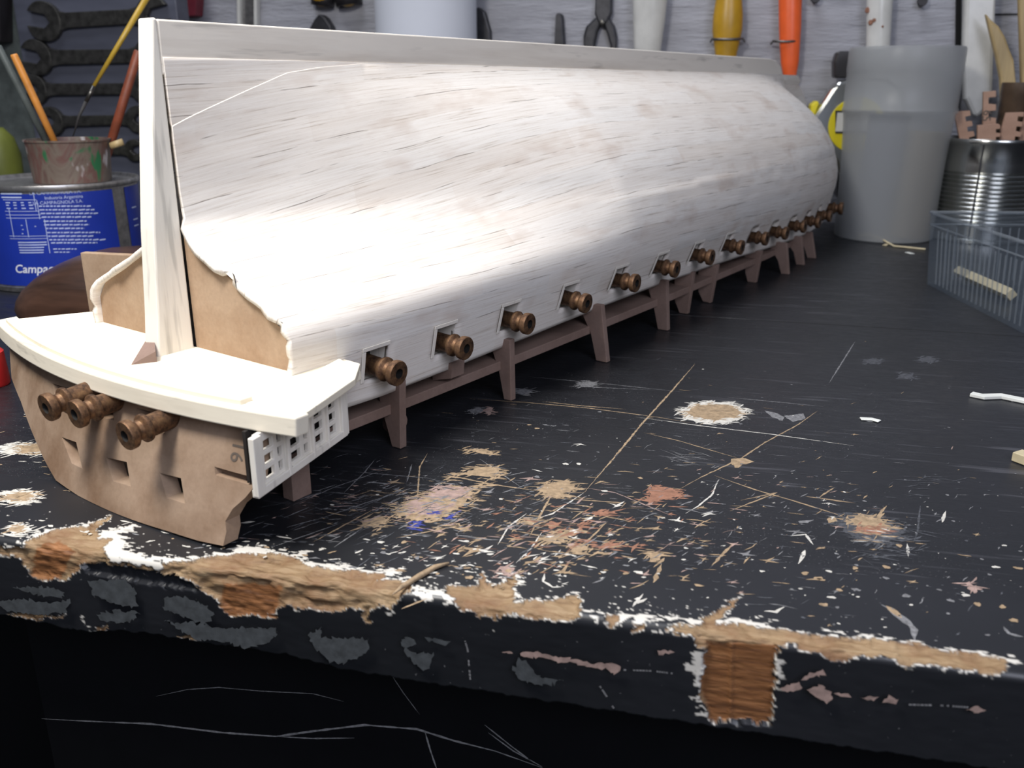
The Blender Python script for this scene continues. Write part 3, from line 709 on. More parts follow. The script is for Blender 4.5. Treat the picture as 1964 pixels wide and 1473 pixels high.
rough = .04*fbm(P2[:,0]*.15, P2[:,1]*.35, 71)*(P2[:,1] > 1)
nx, nv = len(xs), len(vs_)
VE = np.zeros((nx*nv, 3))
prof = [edge_pt(0, v) for v in vs_]
PP = np.array([p[0] for p in prof]); NN = np.array([p[1] for p in prof])
VE[:, 0] = P2[:, 0]
iv = np.tile(np.arange(nv), nx)
VE[:, 1:] = PP[iv][:, 1:]
VE -= NN[iv]*(depth-rough)[:, None]
# ragged lower lip of the face at the left
low = np.interp(xs, [-262,-186,-160,-150,-140,-120,-100,-92,-84,-60,172], [.6,1.2,-.5,1.8,2.4,2.2,2.6,1.2,.2,.1,0])+.35*fbm(xs*.5, xs*0, 77)
ff = (np.clip((vs_-12)/12, 0, 1))[None, :]
VE[:, 2] += (low[:, None]*ff*.9).ravel()
idx = np.arange(nx*nv).reshape(nx, nv)
FE = np.stack([idx[:-1,:-1], idx[1:,:-1], idx[1:,1:], idx[:-1,1:]], -1).reshape(-1, 4)
# underside strip
bot = idx[:, -1]; vb = VE[bot].copy(); vb[:, 1] += 40; b0 = len(VE); VE = np.vstack([VE, vb])
bi = b0+np.arange(nx); FB = np.stack([bot[:-1], bot[1:], bi[1:], bi[:-1]], -1)
me = bpy.data.meshes.new('front_edge'); BB = np.array([0, 400, -60.])
me.from_pydata(((VE-BB)*MM).tolist(), [], np.vstack([FE, FB]).tolist()); me.materials.append(M['edge'])
for nm, arr in (('wood', wood), ('white', white*(1-wood)), ('deep', np.clip(dp/.5+.5, 0, 1))):
    at = me.attributes.new(nm, 'FLOAT', 'POINT'); at.data.foreach_set('value', np.concatenate([arr, np.zeros(nx)]).astype(np.float32))
me.polygons.foreach_set('use_smooth', [True]*len(me.polygons)); me.update()
eo = bpy.data.objects.new('front_edge', me); link(eo); eo.parent = bench
eo['label'] = 'chipped front edge with bare brown wood'
# ---- flat top behind the strip, and the outer lengths of the edge
class Top(MB): pass
tb = Top(); TM = [M['paint'], M['c_tan'], M['c_white'], M['c_rust'], M['c_grey'], M['c_dim'], M['c_blue'], M['seamdark'], M['c_pink'], M['c_face']]
tb.add([(BX0, EY+36, 0), (BX1, EY+36, 0), (BX1, BY1, 0), (BX0, BY1, 0), (BX0, EY+36, -24), (BX1, EY+36, -24), (BX1, BY1, -24), (BX0, BY1, -24)], [(0,1,2,3), (7,6,5,4), (2,6,7,3), (0,3,7,4), (1,5,6,2)], 0)
tb.aabox(BX0, -262, EY, EY+36, -24, 0); tb.aabox(172, BX1, EY, EY+36, -24, 0)
LAY = [0]
def flat(poly, mi, lift=None, face=False):
    """a mark with its own outline lying on the top (x,y) or on the front face (x,z)"""
    LAY[0] += 1; dz = (.03+.000003*LAY[0]) if lift is None else lift
    n = len(poly)
    if n < 3: return
    from mathutils.geometry import tessellate_polygon
    tri = tessellate_polygon([[Vector((p[0], p[1], 0)) for p in poly]])
    tb.add([(p[0], p[1], dz) if not face else (p[0], EY-.16-.0001*LAY[0], p[1]) for p in poly], tri, mi)
def ragged(pts, amp=.3, step=.6):
    out = []
    for i in range(len(pts)):
        a = np.asarray(pts[i][:2], float); b = np.asarray(pts[(i+1)%len(pts)][:2], float); L = np.linalg.norm(b-a); n = max(1, int(L/step))
        for k in range(n):
            out.append(tuple(a+(b-a)*k/n+RNG.normal(0, amp, 2)*min(1, L)))
    return out
def stroke(pts, w, mi, amp=.15):
    """tapering scratch along pts (mm)"""
    pts = [np.asarray(p[:2], float) for p in pts]
    P = [];
    for a, b in zip(pts, pts[1:]):
        n = max(2, int(np.linalg.norm(b-a)/1.2)); P += [a+(b-a)*k/n for k in range(n)]
    P.append(pts[-1]); L = []; R = []; n = len(P)
    for i, p in enumerate(P):
        d = P[min(i+1, n-1)]-P[max(i-1, 0)]; d = d/max(1e-9, np.linalg.norm(d)); q = np.array([-d[1], d[0]])
        ww = w*.5*min(1, .12+3.2*min(i, n-1-i)/max(1, n-1))*RNG.uniform(.55, 1.35)
        c = p+q*RNG.normal(0, amp*w*.5); L.append(tuple(c+q*ww)); R.append(tuple(c-q*ww))
    for i in range(n-1): flat([L[i], L[i+1], R[i+1], R[i]], mi)
def blob(cx, cy, rx, ry, mi, ang=0.0, irr=.25, n=14):
    ph = RNG.uniform(0, 6.28, 4); out = []
    for k in range(n):
        th = 2*math.pi*k/n; r = 1+irr*(.6*math.sin(2*th+ph[0])+.5*math.sin(3*th+ph[1])+.4*math.sin(5*th+ph[2]))+RNG.normal(0, irr*.35)
        x, y = rx*r*math.cos(th), ry*r*math.sin(th); out.append((cx+x*math.cos(ang)-y*math.sin(ang), cy+x*math.sin(ang)+y*math.cos(ang)))
    flat(out, mi)
T_, Wh, Ru, Gr, Di, Bl, Se, Pk, Fa = 1, 2, 3, 4, 5, 6, 7, 8, 9
def g2(p): q = gz(*p); return (q[0], q[1])
def pstroke(pp, w, mi): stroke([g2(p) for p in pp], w, mi)
def pblob(pp, mi, amp=.22):
    q = ragged([g2(p) for p in pp], amp*.12, .45); q = np.array(q)
    off = np.stack([fbm(q[:,0]*.9, q[:,1]*.9, 5), fbm(q[:,0]*.9+30, q[:,1]*.9, 6)], 1)*amp*1.5
    q = q+off; flat([tuple(p) for p in q], mi)
    mn, mx = q.min(0), q.max(0); ar = (mx-mn).prod()
    if amp < .3: return
    for _ in range(int(ar*.55)):
        c = mn+(mx-mn)*RNG.uniform(-.08, 1.08, 2)
        if pdist(q, c[None])[0] > 1.6: continue
        a = RNG.normal(*((0.02, .12) if RNG.uniform() < .55 else (1.02, .16))); d = np.array([math.cos(a), math.sin(a)])*RNG.uniform(1.2, 3.2)
        stroke([c-d, c+RNG.normal(0, .15, 2), c+d], RNG.uniform(.3, .9), mi)
# board joint
jl = [g2(p) for p in ((760, 572), (1150,595),(1500,617),(1880,640),(1990,648))]
for a, b in zip(jl, jl[1:]): flat([(a[0], a[1]-.5), (b[0], b[1]-.5), (b[0], b[1]+.5), (a[0], a[1]+.5)], Se, .03)
pstroke([(1240,600),(1330,606),(1460,614)], .5, Gr)
# long scratches seen in the photo
for pp, w, mi in [
 ([(1333,698),(1290,748),(1232,812),(1176,880),(1120,945)],.75,T_), ([(1120,945),(1060,985),(1015,1000)],.5,Wh), ([(1060,945),(1035,990),(1015,1030)],.6,T_),
 ([(1640,655),(1615,695),(1590,735)],.55,Gr), ([(1568,788),(1530,815),(1465,850),(1420,880),(1345,915),(1300,940)],.6,T_),
 ([(1040,770),(1110,778),(1200,785)],.5,T_), ([(900,765),(1010,772),(1130,783),(1260,800),(1330,812)],.55,T_), ([(1220,800),(1330,815),(1480,833),(1637,855)],.5,Wh), ([(1235,830),(1300,845),(1420,880)],.45,T_),
 ([(1310,700),(1390,765)],.0001,Gr), ([(1395,762),(1500,772),(1580,780)],.45,Gr), ([(1040,752),(1240,760),(1330,752)],.0001,Gr), ([(1010,722),(1150,735),(1310,752)],.35,Gr),
 ([(1080,740),(1250,748)],.4,Gr), ([(1370,912),(1450,940),(1520,960),(1600,985),(1650,1005)],.55,T_), ([(1378,920),(1365,950),(1340,970),(1315,985)],.6,Wh),
 ([(1600,935),(1570,955)],.6,T_), ([(1545,952),(1640,965)],.6,T_), ([(1420,960),(1490,945),(1400,980)],.5,T_), ([(1700,970),(1680,995)],.8,T_),
 ([(1515,1028),(1545,1025),(1560,1045)],.7,Wh), ([(820,870),(805,895),(800,960)],.5,T_), ([(790,890),(780,925)],.5,Gr), ([(680,905),(830,918)],.4,Gr),
 ([(920,880),(1000,935)],.35,Gr), ([(850,910),(950,930),(1035,942)],.6,T_), ([(1060,955),(1200,965),(1190,975)],.5,T_), ([(1120,935),(1180,945),(1290,990)],.4,Pk),
 ([(660,945),(700,905),(720,880)],.45,Gr), ([(560,970),(640,935),(740,900)],.45,Gr), ([(600,1000),(700,965),(780,940)],.45,Gr), ([(900,1005),(820,1020),(760,1032)],.6,T_),
 ([(1040,1020),(1020,1050),(990,1080)],.5,Wh), ([(1165,1000),(1130,1035),(1100,1060)],.6,T_), ([(1010,985),(975,1010),(955,1045)],.5,Wh), ([(1880,760),(1900,765)],.0001,Wh),
 ([(1405,1043),(1365,1085)],.8,T_), ([(1544,1055),(1532,1082)],1.0,Wh), ([(1813,980),(1807,1002)],.7,Wh), ([(1765,970),(1760,1020),(1752,1040)],.5,Di), ([(1740,1043),(1742,1068)],.7,Wh),
 ([(1040,905),(1020,900)],.5,Wh), ([(1690,1160),(1720,1178),(1748,1200),(1755,1228)],1.8,Gr), ([(1700,1162),(1730,1185)],1.4,T_), ([(1044,1100),(1042,1115),(1060,1126),(1078,1126)],.7,Wh), ([(1465,1172),(1488,1174),(1504,1164)],.9,Wh), ([(1925,1202),(1935,1215),(1962,1222)],.8,Gr),
 ([(820,1148),(770,1168)],.6,T_), ([(1268,1082),(1254,1118)],1.1,T_), ([(650,1005),(520,1050)],.4,Gr), ([(700,1010),(640,1050)],.4,Gr), ([(720,975),(600,1040)],.5,T_)]:
    if w > .01: pstroke(pp, w, mi)
# larger bare patches
pblob([(1305,790),(1320,778),(1350,771),(1390,772),(1420,780),(1430,793),(1418,805),(1385,812),(1345,811),(1315,803)], Wh, .3)
pblob([(1316,790),(1335,778),(1370,775),(1405,779),(1422,790),(1412,800),(1370,804),(1330,800)], T_, .3)
pblob([(1468,788),(1490,792),(1505,800),(1500,808),(1480,800)], Gr); pblob([(1505,798),(1540,793),(1545,803),(1520,810)], Gr); pblob([(1645,802),(1665,803),(1688,809),(1665,809)], Gr, .05)
pblob([(1402,880),(1425,878),(1447,886),(1425,892),(1412,898),(1403,890)], T_)
pblob([(1025,935),(1060,925),(1085,923),(1102,930),(1100,942),(1060,952),(1040,945)], T_, .5); pblob([(1040,948),(1090,948),(1120,955),(1060,953)], T_)
pblob([(755,975),(790,960),(830,945),(880,935),(905,945),(900,965),(860,985),(830,995),(790,995),(770,985)], T_, .9)
pblob([(780,958),(830,965),(860,975),(810,985)], Pk, .6); pblob([(860,925),(890,905),(925,895),(960,900),(940,925),(905,940),(870,945)], T_, .9)
pblob([(830,940),(870,935),(900,945),(880,955),(840,955)], Pk, .6)
pblob([(690,1000),(725,990),(745,1000),(720,1012),(695,1012)], T_, .6); pblob([(785,1005),(805,1000),(800,1012),(785,1014)], Bl, .5); pblob([(860,990),(870,985),(868,1000)], Bl, .4); pblob([(828,982),(848,980),(842,988)], Bl, .3)
pblob([(1245,945),(1262,932),(1290,938),(1310,952),(1270,958),(1248,965),(1240,958)], Ru, .6)
pblob([(1080,1020),(1120,1010),(1125,1000),(1112,1018),(1065,1025)], Ru, .5); pblob([(1000,1000),(1050,997),(1045,1003),(1005,1006)], T_, .3); pblob([(1050,1000),(1062,1000),(1070,1008),(1055,1015)], Ru, .4)
pblob([(1040,1030),(1080,1020),(1110,1018),(1085,1035),(1060,1040)], T_, .6); pblob([(1120,1042),(1150,1046),(1180,1040),(1190,1047),(1150,1052)], Ru, .5); pblob([(1130,985),(1180,980),(1180,986)], Ru, .3)
pblob([(1600,1000),(1625,990),(1660,990),(1700,1000),(1730,1020),(1720,1035),(1690,1045),(1655,1038),(1620,1020)], Di, .5)
pblob([(1620,993),(1650,990),(1690,995),(1705,1010),(1665,1015),(1640,1005)], T_, .6); pblob([(1660,1008),(1700,1015),(1680,1025),(1650,1015)], Ru, .5)
for k in range(26):
    y = RNG.uniform(1002, 1040); x = 1660+RNG.normal(0, 28); pstroke([(x, y), (x+RNG.uniform(12, 45), y+RNG.uniform(1, 7))], RNG.uniform(.3, .7), int(RNG.choice([T_, Gr, T_, Wh])))
pblob([(1585,995),(1600,992),(1605,1000),(1590,1003)], T_); pblob([(1240,1065),(1252,1060),(1275,1062),(1268,1075),(1245,1078)], T_, .4); pblob([(1090,1048),(1120,1045),(1130,1055),(1100,1060)], T_, .3)
pblob([(955,1090),(965,1086),(985,1088),(985,1100),(968,1102)], Pk, .3); pblob([(1850,1118),(1858,1115),(1872,1125),(1868,1135),(1855,1128)], Pk, .3)
pblob([(1215,1148),(1230,1143),(1226,1156)], Wh, .3); pblob([(5,945),(30,940),(60,942),(75,950),(50,965),(15,965)], Wh, .5); pblob([(10,948),(45,944),(68,951),(40,962),(15,960)], T_, .4)
pblob([(0,855),(40,852),(85,855),(80,868),(40,870),(0,868)], Wh, .6); pblob([(38,855),(85,853),(85,866),(45,868)], T_, .4); pblob([(15,1010),(30,1004),(55,1010),(65,1018),(25,1026)], Wh, .4); pblob([(22,1010),(45,1010),(40,1020),(22,1020)], T_, .3)
pblob([(1530,1000),(1560,996),(1552,1003),(1535,1004)], Gr, .2); pblob([(895,862),(935,862),(948,872),(915,868)], T_, .4); pblob([(925,787),(945,782),(940,795)], Pk, .3)
for (x, y) in [(905,700),(915,788),(1130,738),(1780,690),(1675,693),(1738,722),(1005,752)]: pblob([(x-18,y-2),(x,y-6),(x+16,y-1),(x+4,y+5),(x-12,y+4)], Gr if x < 1200 else Di, .4)
# random fine wear: two crossing knife directions in clusters
def cluster(cx, cy, sx, sy, n, mats, lens=(1.5, 9), w=(.18, .6), dirs=((0.02, .12), (1.02, .16))):
    for _ in range(n):
        x = RNG.normal(cx, sx); y = RNG.normal(cy, sy); g = gz(x, y)
        if g[1] < EY+8: continue
        mu, sd = dirs[0] if RNG.uniform() < .55 else dirs[1]; a = RNG.normal(mu, sd); L = RNG.uniform(*lens)*RNG.uniform(.4, 1)
        d = np.array([math.cos(a), math.sin(a)])*L*.5; c = g[:2]; m = RNG.normal(0, .04*L, 2)
        stroke([c-d, c+m, c+d], RNG.uniform(*w), int(RNG.choice(mats)))
def star(x, y, r, mi):
    """small torn chip: arms along the two knife directions"""
    g = gz(x, y)
    if g[1] < EY+7: return
    out = []; arms = [0.02, 1.02, math.pi+.02, math.pi+1.02]; 
    for k, a in enumerate(arms):
        a += RNG.normal(0, .2); L = r*RNG.uniform(.7, 2.6); m = (arms[(k+1) % 4] if k < 3 else arms[0]+2*math.pi); mid = (arms[k]+m)/2+RNG.normal(0, .2)
        for da, f in ((-.16, .55), (0, 1), (.16, .5)): out.append((g[0]+L*f*math.cos(a+da), g[1]+L*f*math.sin(a+da)))
        out.append((g[0]+r*RNG.uniform(.25, .6)*math.cos(mid), g[1]+r*RNG.uniform(.25, .6)*math.sin(mid)))
    flat(out, mi)
def stars(cx, cy, sx, sy, n, mats, r=(.5, 1.6)):
    for _ in range(n): star(RNG.normal(cx, sx), RNG.normal(cy, sy), RNG.uniform(*r)*RNG.uniform(.5, 1), int(RNG.choice(mats)))
stars(860, 965, 90, 28, 60, [T_, T_, Gr, Pk], (.6, 2.2)); stars(1080, 1030, 120, 32, 85, [T_, T_, T_, Pk, Ru, Wh], (.6, 2.2)); stars(1320, 1010, 150, 60, 70, [T_, Gr, Wh, Pk], (.5, 1.6)); stars(700, 970, 80, 35, 40, [Gr, Gr, Pk, T_], (.4, 1.3)); stars(1600, 1000, 170, 100, 50, [Gr, T_, Di], (.3, 1.0)); stars(950, 1090, 170, 20, 45, [Wh, T_, Wh], (.4, 1.3))
cluster(880, 960, 150, 45, 190, [T_, T_, Gr, Gr, Di, Di], (2, 11), (.15, .55))
cluster(1080, 1020, 160, 38, 210, [T_, T_, Gr, Ru, Di, Pk], (1.5, 10), (.15, .6))
cluster(1380, 1000, 190, 70, 190, [T_, Gr, Gr, Di, Di, Pk], (1, 8), (.12, .45))
cluster(650, 980, 110, 45, 230, [Gr, Di, Di, Di, Pk], (2, 11), (.15, .5))
cluster(1650, 1000, 200, 120, 200, [Gr, Di, Di, T_], (1, 6), (.12, .4))
cluster(1150, 850, 200, 60, 170, [Gr, Di, Di, T_], (1, 7), (.12, .4))
cluster(850, 1080, 180, 25, 120, [Wh, Wh, Gr, T_], (.8, 4), (.3, .8), ((0.02,.15),(.6,.3)))
cluster(300, 1030, 200, 20, 80, [Wh, Wh, Gr], (1, 6), (.3, 1.0), ((0.02,.15),(.6,.3)))
cluster(80, 860, 60, 40, 60, [Wh, Gr, T_], (1, 7), (.2, .6))
for a in np.linspace(-.3, .3, 1): pass
for _ in range(20): 
    c = g2((1322+RNG.normal(0, 22), 878+RNG.normal(0, 10))); a = RNG.choice([.4, -.5])+RNG.normal(0, .1); d = np.array([math.cos(a), math.sin(a)])*RNG.uniform(2, 6); stroke([np.array(c)-d, np.array(c)+d], .22, Gr)
# dots: paint drops and dents
for _ in range(700):
    x = RNG.uniform(620, 1990); y = RNG.uniform(700, 1230)
    if RNG.uniform() < (y-620)/900+.2 and gz(x, y)[1] > EY+6:
        g = gz(x, y); r = RNG.choice([.12, .16, .22, .38])*RNG.uniform(.7, 1.3); blob(g[0], g[1], r*1.3, r, int(RNG.choice([Wh, Gr, Gr, Di])), 0, .3, 8)
for (x, y) in [(1575,1112),(1570,1109),(1590,1096),(1699,1109),(1610,1132),(1642,1131),(1595,1146),(1580,1160),(1738,1143),(1852,1142),(1823,1152),(1875,1159),(1923,1164),(1944,1190),(1544,1100),(1340,1123),(1725,1047),(1700,1088),(1910,1088),(1953,1090),(1640,1090),(895,1038),(870,960),(895,1052),(730,1040),(775,1040),(800,1070),(735,1060),(1030,915),(1085,890),(1160,942),(1228,917),(1030,822),(1015,815),(1150,790),(1045,815),(1110,890),(1225,1098),(1200,1100),(880,1090),(900,1108),(975,1095)]:
    g = gz(x, y); blob(g[0], g[1], RNG.uniform(.6, 1.1), RNG.uniform(.5, .85), int(RNG.choice([T_, T_, Gr, Wh])), 0, .25, 12)
# smears
for (x, y, L) in [(1790,925,60),(1710,1060,60),(1750,1035,50),(1010,1150,0)]:
    for _ in range(18):
        if L: c = g2((x+RNG.normal(0, L*.5), y+RNG.normal(0, 10))); a = RNG.normal(.25, .4); d = np.array([math.cos(a), math.sin(a)])*RNG.uniform(1, 5); stroke([np.array(c)-d, np.array(c)+d], RNG.uniform(.2, .6), Di)
# marks on the front face
def fz(pp): return [(gy(x, y, EY)[0], gy(x, y, EY)[2]) for x, y in pp]
def fpoly(src, pts, mi, amp=.12):
    o = {3: (0, 980), 4: (660, 980), 5: (1304, 980)}[src]; flat(ragged(fz([(o[0]+x*.336, o[1]+y*.336) for x, y in pts]), amp, .6), mi, face=True)
for s_, pts in [(3,[(530,390),(640,375),(740,380),(790,440),(805,530),(720,525),(640,500),(560,470)]),(3,[(570,570),(680,550),(810,560),(790,600),(700,620),(600,610)]),(3,[(955,480),(1050,470),(1200,520),(1240,580),(1180,625),(1100,600),(1010,560),(950,545)]),
 (3,[(955,600),(1010,620),(1110,620),(1300,650),(1590,650),(1600,690),(1520,740),(1420,770),(1320,730),(1150,720),(1030,650)]),(3,[(1780,690),(1840,640),(1860,700),(1964,705),(2120,715),(2110,800),(1964,850),(1880,830),(1800,750)]),
 (3,[(0,500),(200,490),(300,510),(430,490),(400,560),(250,575),(100,560),(0,530)]),(3,[(100,420),(300,420),(390,450),(380,480),(250,470)]),
 (4,[(330,705),(400,705),(410,740),(370,760),(430,790),(525,795),(510,860),(480,890),(420,860),(360,780)]),(4,[(480,710),(560,705),(620,730),(600,748),(540,735)]),(4,[(970,870),(1000,830),(1050,835),(1060,860),(1130,930),(1240,940),(1200,970),(1080,965),(1000,930)])]: fpoly(s_, pts, Fa, .3)
for s_, pts in [(4,[(1010,790),(1040,778),(1120,790),(1200,805),(1260,812),(1400,840),(1570,852),(1590,880),(1550,915),(1500,880),(1380,862),(1280,840),(1230,850),(1180,822),(1090,812),(1015,805)]),(4,[(905,778),(965,785),(965,795),(905,785)]),
 (5,[(575,985),(690,950),(690,985),(650,1010),(580,1000)]),(5,[(695,940),(740,905),(815,885),(820,910),(740,935)]),(5,[(715,995),(790,970),(865,1010),(860,1050),(835,1072),(770,1040)]),(5,[(1140,1065),(1180,1030),(1250,1055),(1230,1075)]),(5,[(1620,1105),(1690,1090),(1740,1110),(1690,1128)]),
 (5,[(880,1020),(960,1015),(960,1040),(900,1035)]),(5,[(1030,1040),(1120,1035),(1100,1060)]),(4,[(1790,775),(1900,778),(1900,784),(1800,800)])]: fpoly(s_, pts, Pk, .2)
for pp in [((698,715),(715,770),(730,945)), ((1460,970),(1500,1030),(1545,1105)), ((1600,885),(1760,890),(1880,905)), ((1300,1080),(1500,1085),(1640,1095))]:
    src = (660, 980) if pp[0][0] < 1600 and pp[0][1] != 1080 else (660, 980)
    if pp[0][1] == 1080: src = (1304, 980)
    q = fz([(src[0]+x*.336, src[1]+y*.336) for x, y in pp])
    for a, b in zip(q, q[1:]):
        d = np.array(b)-np.array(a); d /= np.linalg.norm(d); w_ = np.array([-d[1], d[0]])*.22
        n = 9
        for k in range(n):
            if RNG.uniform() < .3: continue
            p0 = np.array(a)+(np.array(b)-np.array(a))*k/n; p1 = np.array(a)+(np.array(b)-np.array(a))*(k+.8)/n
            flat([p0-w_, p1-w_, p1+w_, p0+w_], Gr, face=True)
bt = mesh_obj('bench_top', tb.v, tb.f, TM, bench, tb.m)
# lifted splinter on the edge
mb = MB(); sp_ = [gz(660+x*.336, 980+y*.336, .6) for x, y in ((275,478),(330,432),(430,372),(520,320),(598,297))]
mb.tube(sp_, [.15,.6,.8,.7,.3], 6); mb.build('splinter', M['c_tan'], bench, smooth=True)
# ---- cabinet front below, set back under the overhang
CY = EY+16
def cp(x, y): p = gy(x, y, CY); return (p[0], p[2])
xl = cp(95, 1420)[0]
mb = MB(); mb.aabox(xl, BX1, CY, CY+18, -96, -24.2); mb.build('cabinet_front', M['panelblack'], bench)
mb = MB(); mb.aabox(BX0, xl-.5, CY+30, CY+45, -850, -24.2); mb.aabox(xl-.5, BX1, CY+40, CY+55, -850, -96); mb.build('cabinet_body', M['panelblack'], bench)
mb = MB()
def fstroke(pp, w):
    q = [cp(*p) for p in pp]; L = []; R = []; P = []
    for a, b in zip(q, q[1:]):
        n = 8; P += [np.array(a)+(np.array(b)-np.array(a))*k/n for k in range(n)]
    P.append(np.array(q[-1])); n = len(P)
    for i, p in enumerate(P):
        d = P[min(i+1, n-1)]-P[max(i-1, 0)]; d /= np.linalg.norm(d); u = np.array([-d[1], d[0]]); ww = w*.5*min(1, .2+4*min(i, n-1-i)/n)*RNG.uniform(.6, 1.3); L.append(p+u*ww); R.append(p-u*ww)
    for i in range(n-1): mb.add([(c[0], CY-.1, c[1]) for c in (L[i], L[i+1], R[i+1], R[i])], [(0,1,2,3)])
for pp, w_ in [([(80,1378),(150,1382),(290,1388),(430,1405),(530,1412),(600,1402),(700,1390),(800,1398),(870,1420),(950,1440),(1040,1472)],.6),([(300,1335),(360,1322),(420,1318),(500,1325),(600,1330),(660,1345)],.22),([(530,1412),(600,1416),(680,1415)],.4),([(930,1390),(980,1430),(1020,1460)],.35),([(937,1405),(985,1440),(1040,1470)],.3),([(745,1285),(775,1330),(805,1370)],.2),([(815,1402),(826,1440),(838,1475)],.5)]: fstroke(pp, w_)
mb.build('scratch_marks', M['panelscratch'], bench)
# ================================================================== room
def structure(name, mb, mat):
    o = mb.build(name, mat); o['kind'] = 'structure'; return o
WY = 835.0
def gyy(x, y, Y=WY): return gy(x, y, Y)
mb = MB(); mb.aabox(-1600, 1600, WY, WY+60, -850, 1500); structure('wall_back', mb, M['wall'])
mb = MB(); mb.aabox(-1600, 1600, -1700, WY+60, -900, -850); structure('floor', mb, M['floor'])
mb = MB(); mb.aabox(-1660, -1600, -1700, WY+60, -850, 1500); structure('wall_left', mb, M['roomwall'])
mb = MB(); mb.aabox(1600, 1660, -1700, WY+60, -850, 1500); structure('wall_right', mb, M['roomwall'])
# dark joints between the boards of the back wall
mb = MB()
for (x0, y0), (x1, y1) in [((1515,205),(1570,207)), ((1905,28),(1964,27))]:
    a, b = gyy(x0, y0), gyy(x1, y1); mb.aabox(a[0]-(20 if x0 < 1600 else 0), b[0]+(30 if x0 > 1600 else 20), WY-.4, WY+1, a[2]-.6, a[2]+.6)
structure('trim_1', mb, M['seamdark'])
def sil(name, pp, Y, th, mat, parent=None, bevel=1.0, build=True, mb=None):
    """solid with the outline pp (pixels at distance Y), th thick towards the viewer"""
    q = [gyy(x, y, Y) for x, y in pp]; mb2 = mb or MB()
    P, F, L = cdt_plate([(p[0], p[2]) for p in q])
    n = len(P); b = len(mb2.v)
    mb2.v += [(p[0], Y-th, p[1]) for p in P]+[(p[0], Y, p[1]) for p in P]
    mb2.f += [[b+i for i in f] for f in F]+[[b+n+i for i in f][::-1] for f in F]; mb2.m += [0]*(2*len(F))
    l = L[0]
    for i in range(len(l)): mb2.f.append([b+l[i], b+l[(i+1)%len(l)], b+n+l[(i+1)%len(l)], b+n+l[i]]); mb2.m.append(0)
    return mb2.build(name, mat, parent, bevel=bevel) if build else mb2
# ---- slate-blue tool board with the spanners
PY = 720.0
a = gyy(27, 0, PY); b = gyy(337, 0, PY)
mb = MB(); mb.aabox(a[0]-2, b[0], PY, PY+18, .2, 330); bd = mb.build('tool_board', M['panel_blue'], None, bevel=1)
tag(bd, 'slate blue painted board standing at the back, hung with open-ended spanners', 'board')
def spanner(cx, cy, R, sl, sr, rx, shw, label, ang=170, Y=PY-.1):
    """left head centred at pixel (cx,cy), radius R px; shank to rx; ang = direction of the jaw opening in degrees"""
    c = gyy(cx, cy, Y); k = np.linalg.norm(gyy(cx+1, cy, Y)-c); R_ = R*k; xr = gyy(rx, cy+sr, Y); hw = shw*.5*k
    def head(cx_, cz_, R_, a, flip):
        out = []; a = math.radians(a); w = .33; 
        a0 = a+w; a1 = a+2*math.pi-w
        n = 22
        for i in range(n+1):
            t = a0+(a1-a0)*i/n; rr = R_*(1+.14*max(0, math.cos(t-a)))
            out.append((cx_+rr*math.cos(t), cz_+rr*math.sin(t)*1.0))
        d = np.array([math.cos(a), math.sin(a)]); q = np.array([-d[1], d[0]]); o = np.array([cx_, cz_])
        wj = R_*math.sin(w)*1.05
        # jaw cut: lower lip then upper lip
        out += [tuple(o+d*(-.0*R_)-q*wj), tuple(o+d*(-.30*R_)), tuple(o+d*(-.0*R_)+q*wj)]
        return out
    mb = MB(); th = 5.0
    for (x_, z_, R2, a_) in ((c[0], c[2], R_, ang), (xr[0], xr[2], R_*.9, ang-180+20)):
        P, F, L = cdt_plate(head(x_, z_, R2, a_, 0))
        n = len(P); bb = len(mb.v); mb.v += [(p[0], Y-th, p[1]) for p in P]+[(p[0], Y, p[1]) for p in P]
        mb.f += [[bb+i for i in f] for f in F]+[[bb+n+i for i in f][::-1] for f in F]; mb.m += [0]*(2*len(F)); l = L[0]
        for i in range(len(l)): mb.f.append([bb+l[i], bb+l[(i+1)%len(l)], bb+n+l[(i+1)%len(l)], bb+n+l[i]]); mb.m.append(0)
    d = np.array([xr[0]-c[0], 0, xr[2]-c[2]]); Ld = np.linalg.norm(d); d /= Ld; u = np.array([-d[2], 0, d[0]]); o = np.array([c[0], 0, c[2]])
    s0, s1 = R_*.75, Ld-R_*.68
    sh = [(s0-.35*R_, R_*.62), (s0+.15*R_, hw*1.25), (s0+.6*R_, hw), (s1-.6*R_, hw*.92), (s1-.1*R_, hw*1.2), (s1+.3*R_, R_*.55)]
    up = [o+d*s+u*h for s, h in sh]; dn = [o+d*s-u*h for s, h in sh[::-1]]; lp = up+dn
    mb.prism([(p[0], Y-th+.6, p[2]) for p in lp], [(p[0], Y-.2, p[2]) for p in lp])
    o_ = mb.build('spanner', M['steel'], None, bevel=.7); tag(o_, label, 'spanner', 'open-ended spanners hung on the slate board'); return o_
spanner(92, 42, 31, 0, -12, 296, 24, 'large open-ended spanner, topmost on the slate board')
spanner(77, 111, 28, 0, -4, 290, 23, 'open-ended spanner second from the top of the slate board')
spanner(72, 172, 24, 0, -2, 278, 19, 'open-ended spanner third from the top, behind the orange stick')
spanner(104, 233, 23, 0, -4, 268, 17, 'open-ended spanner fourth from the top, just above the paint pot rim')
spanner(120, 290, 19, 0, -2, 262, 15, 'lowest open-ended spanner, mostly hidden behind the paint pot')
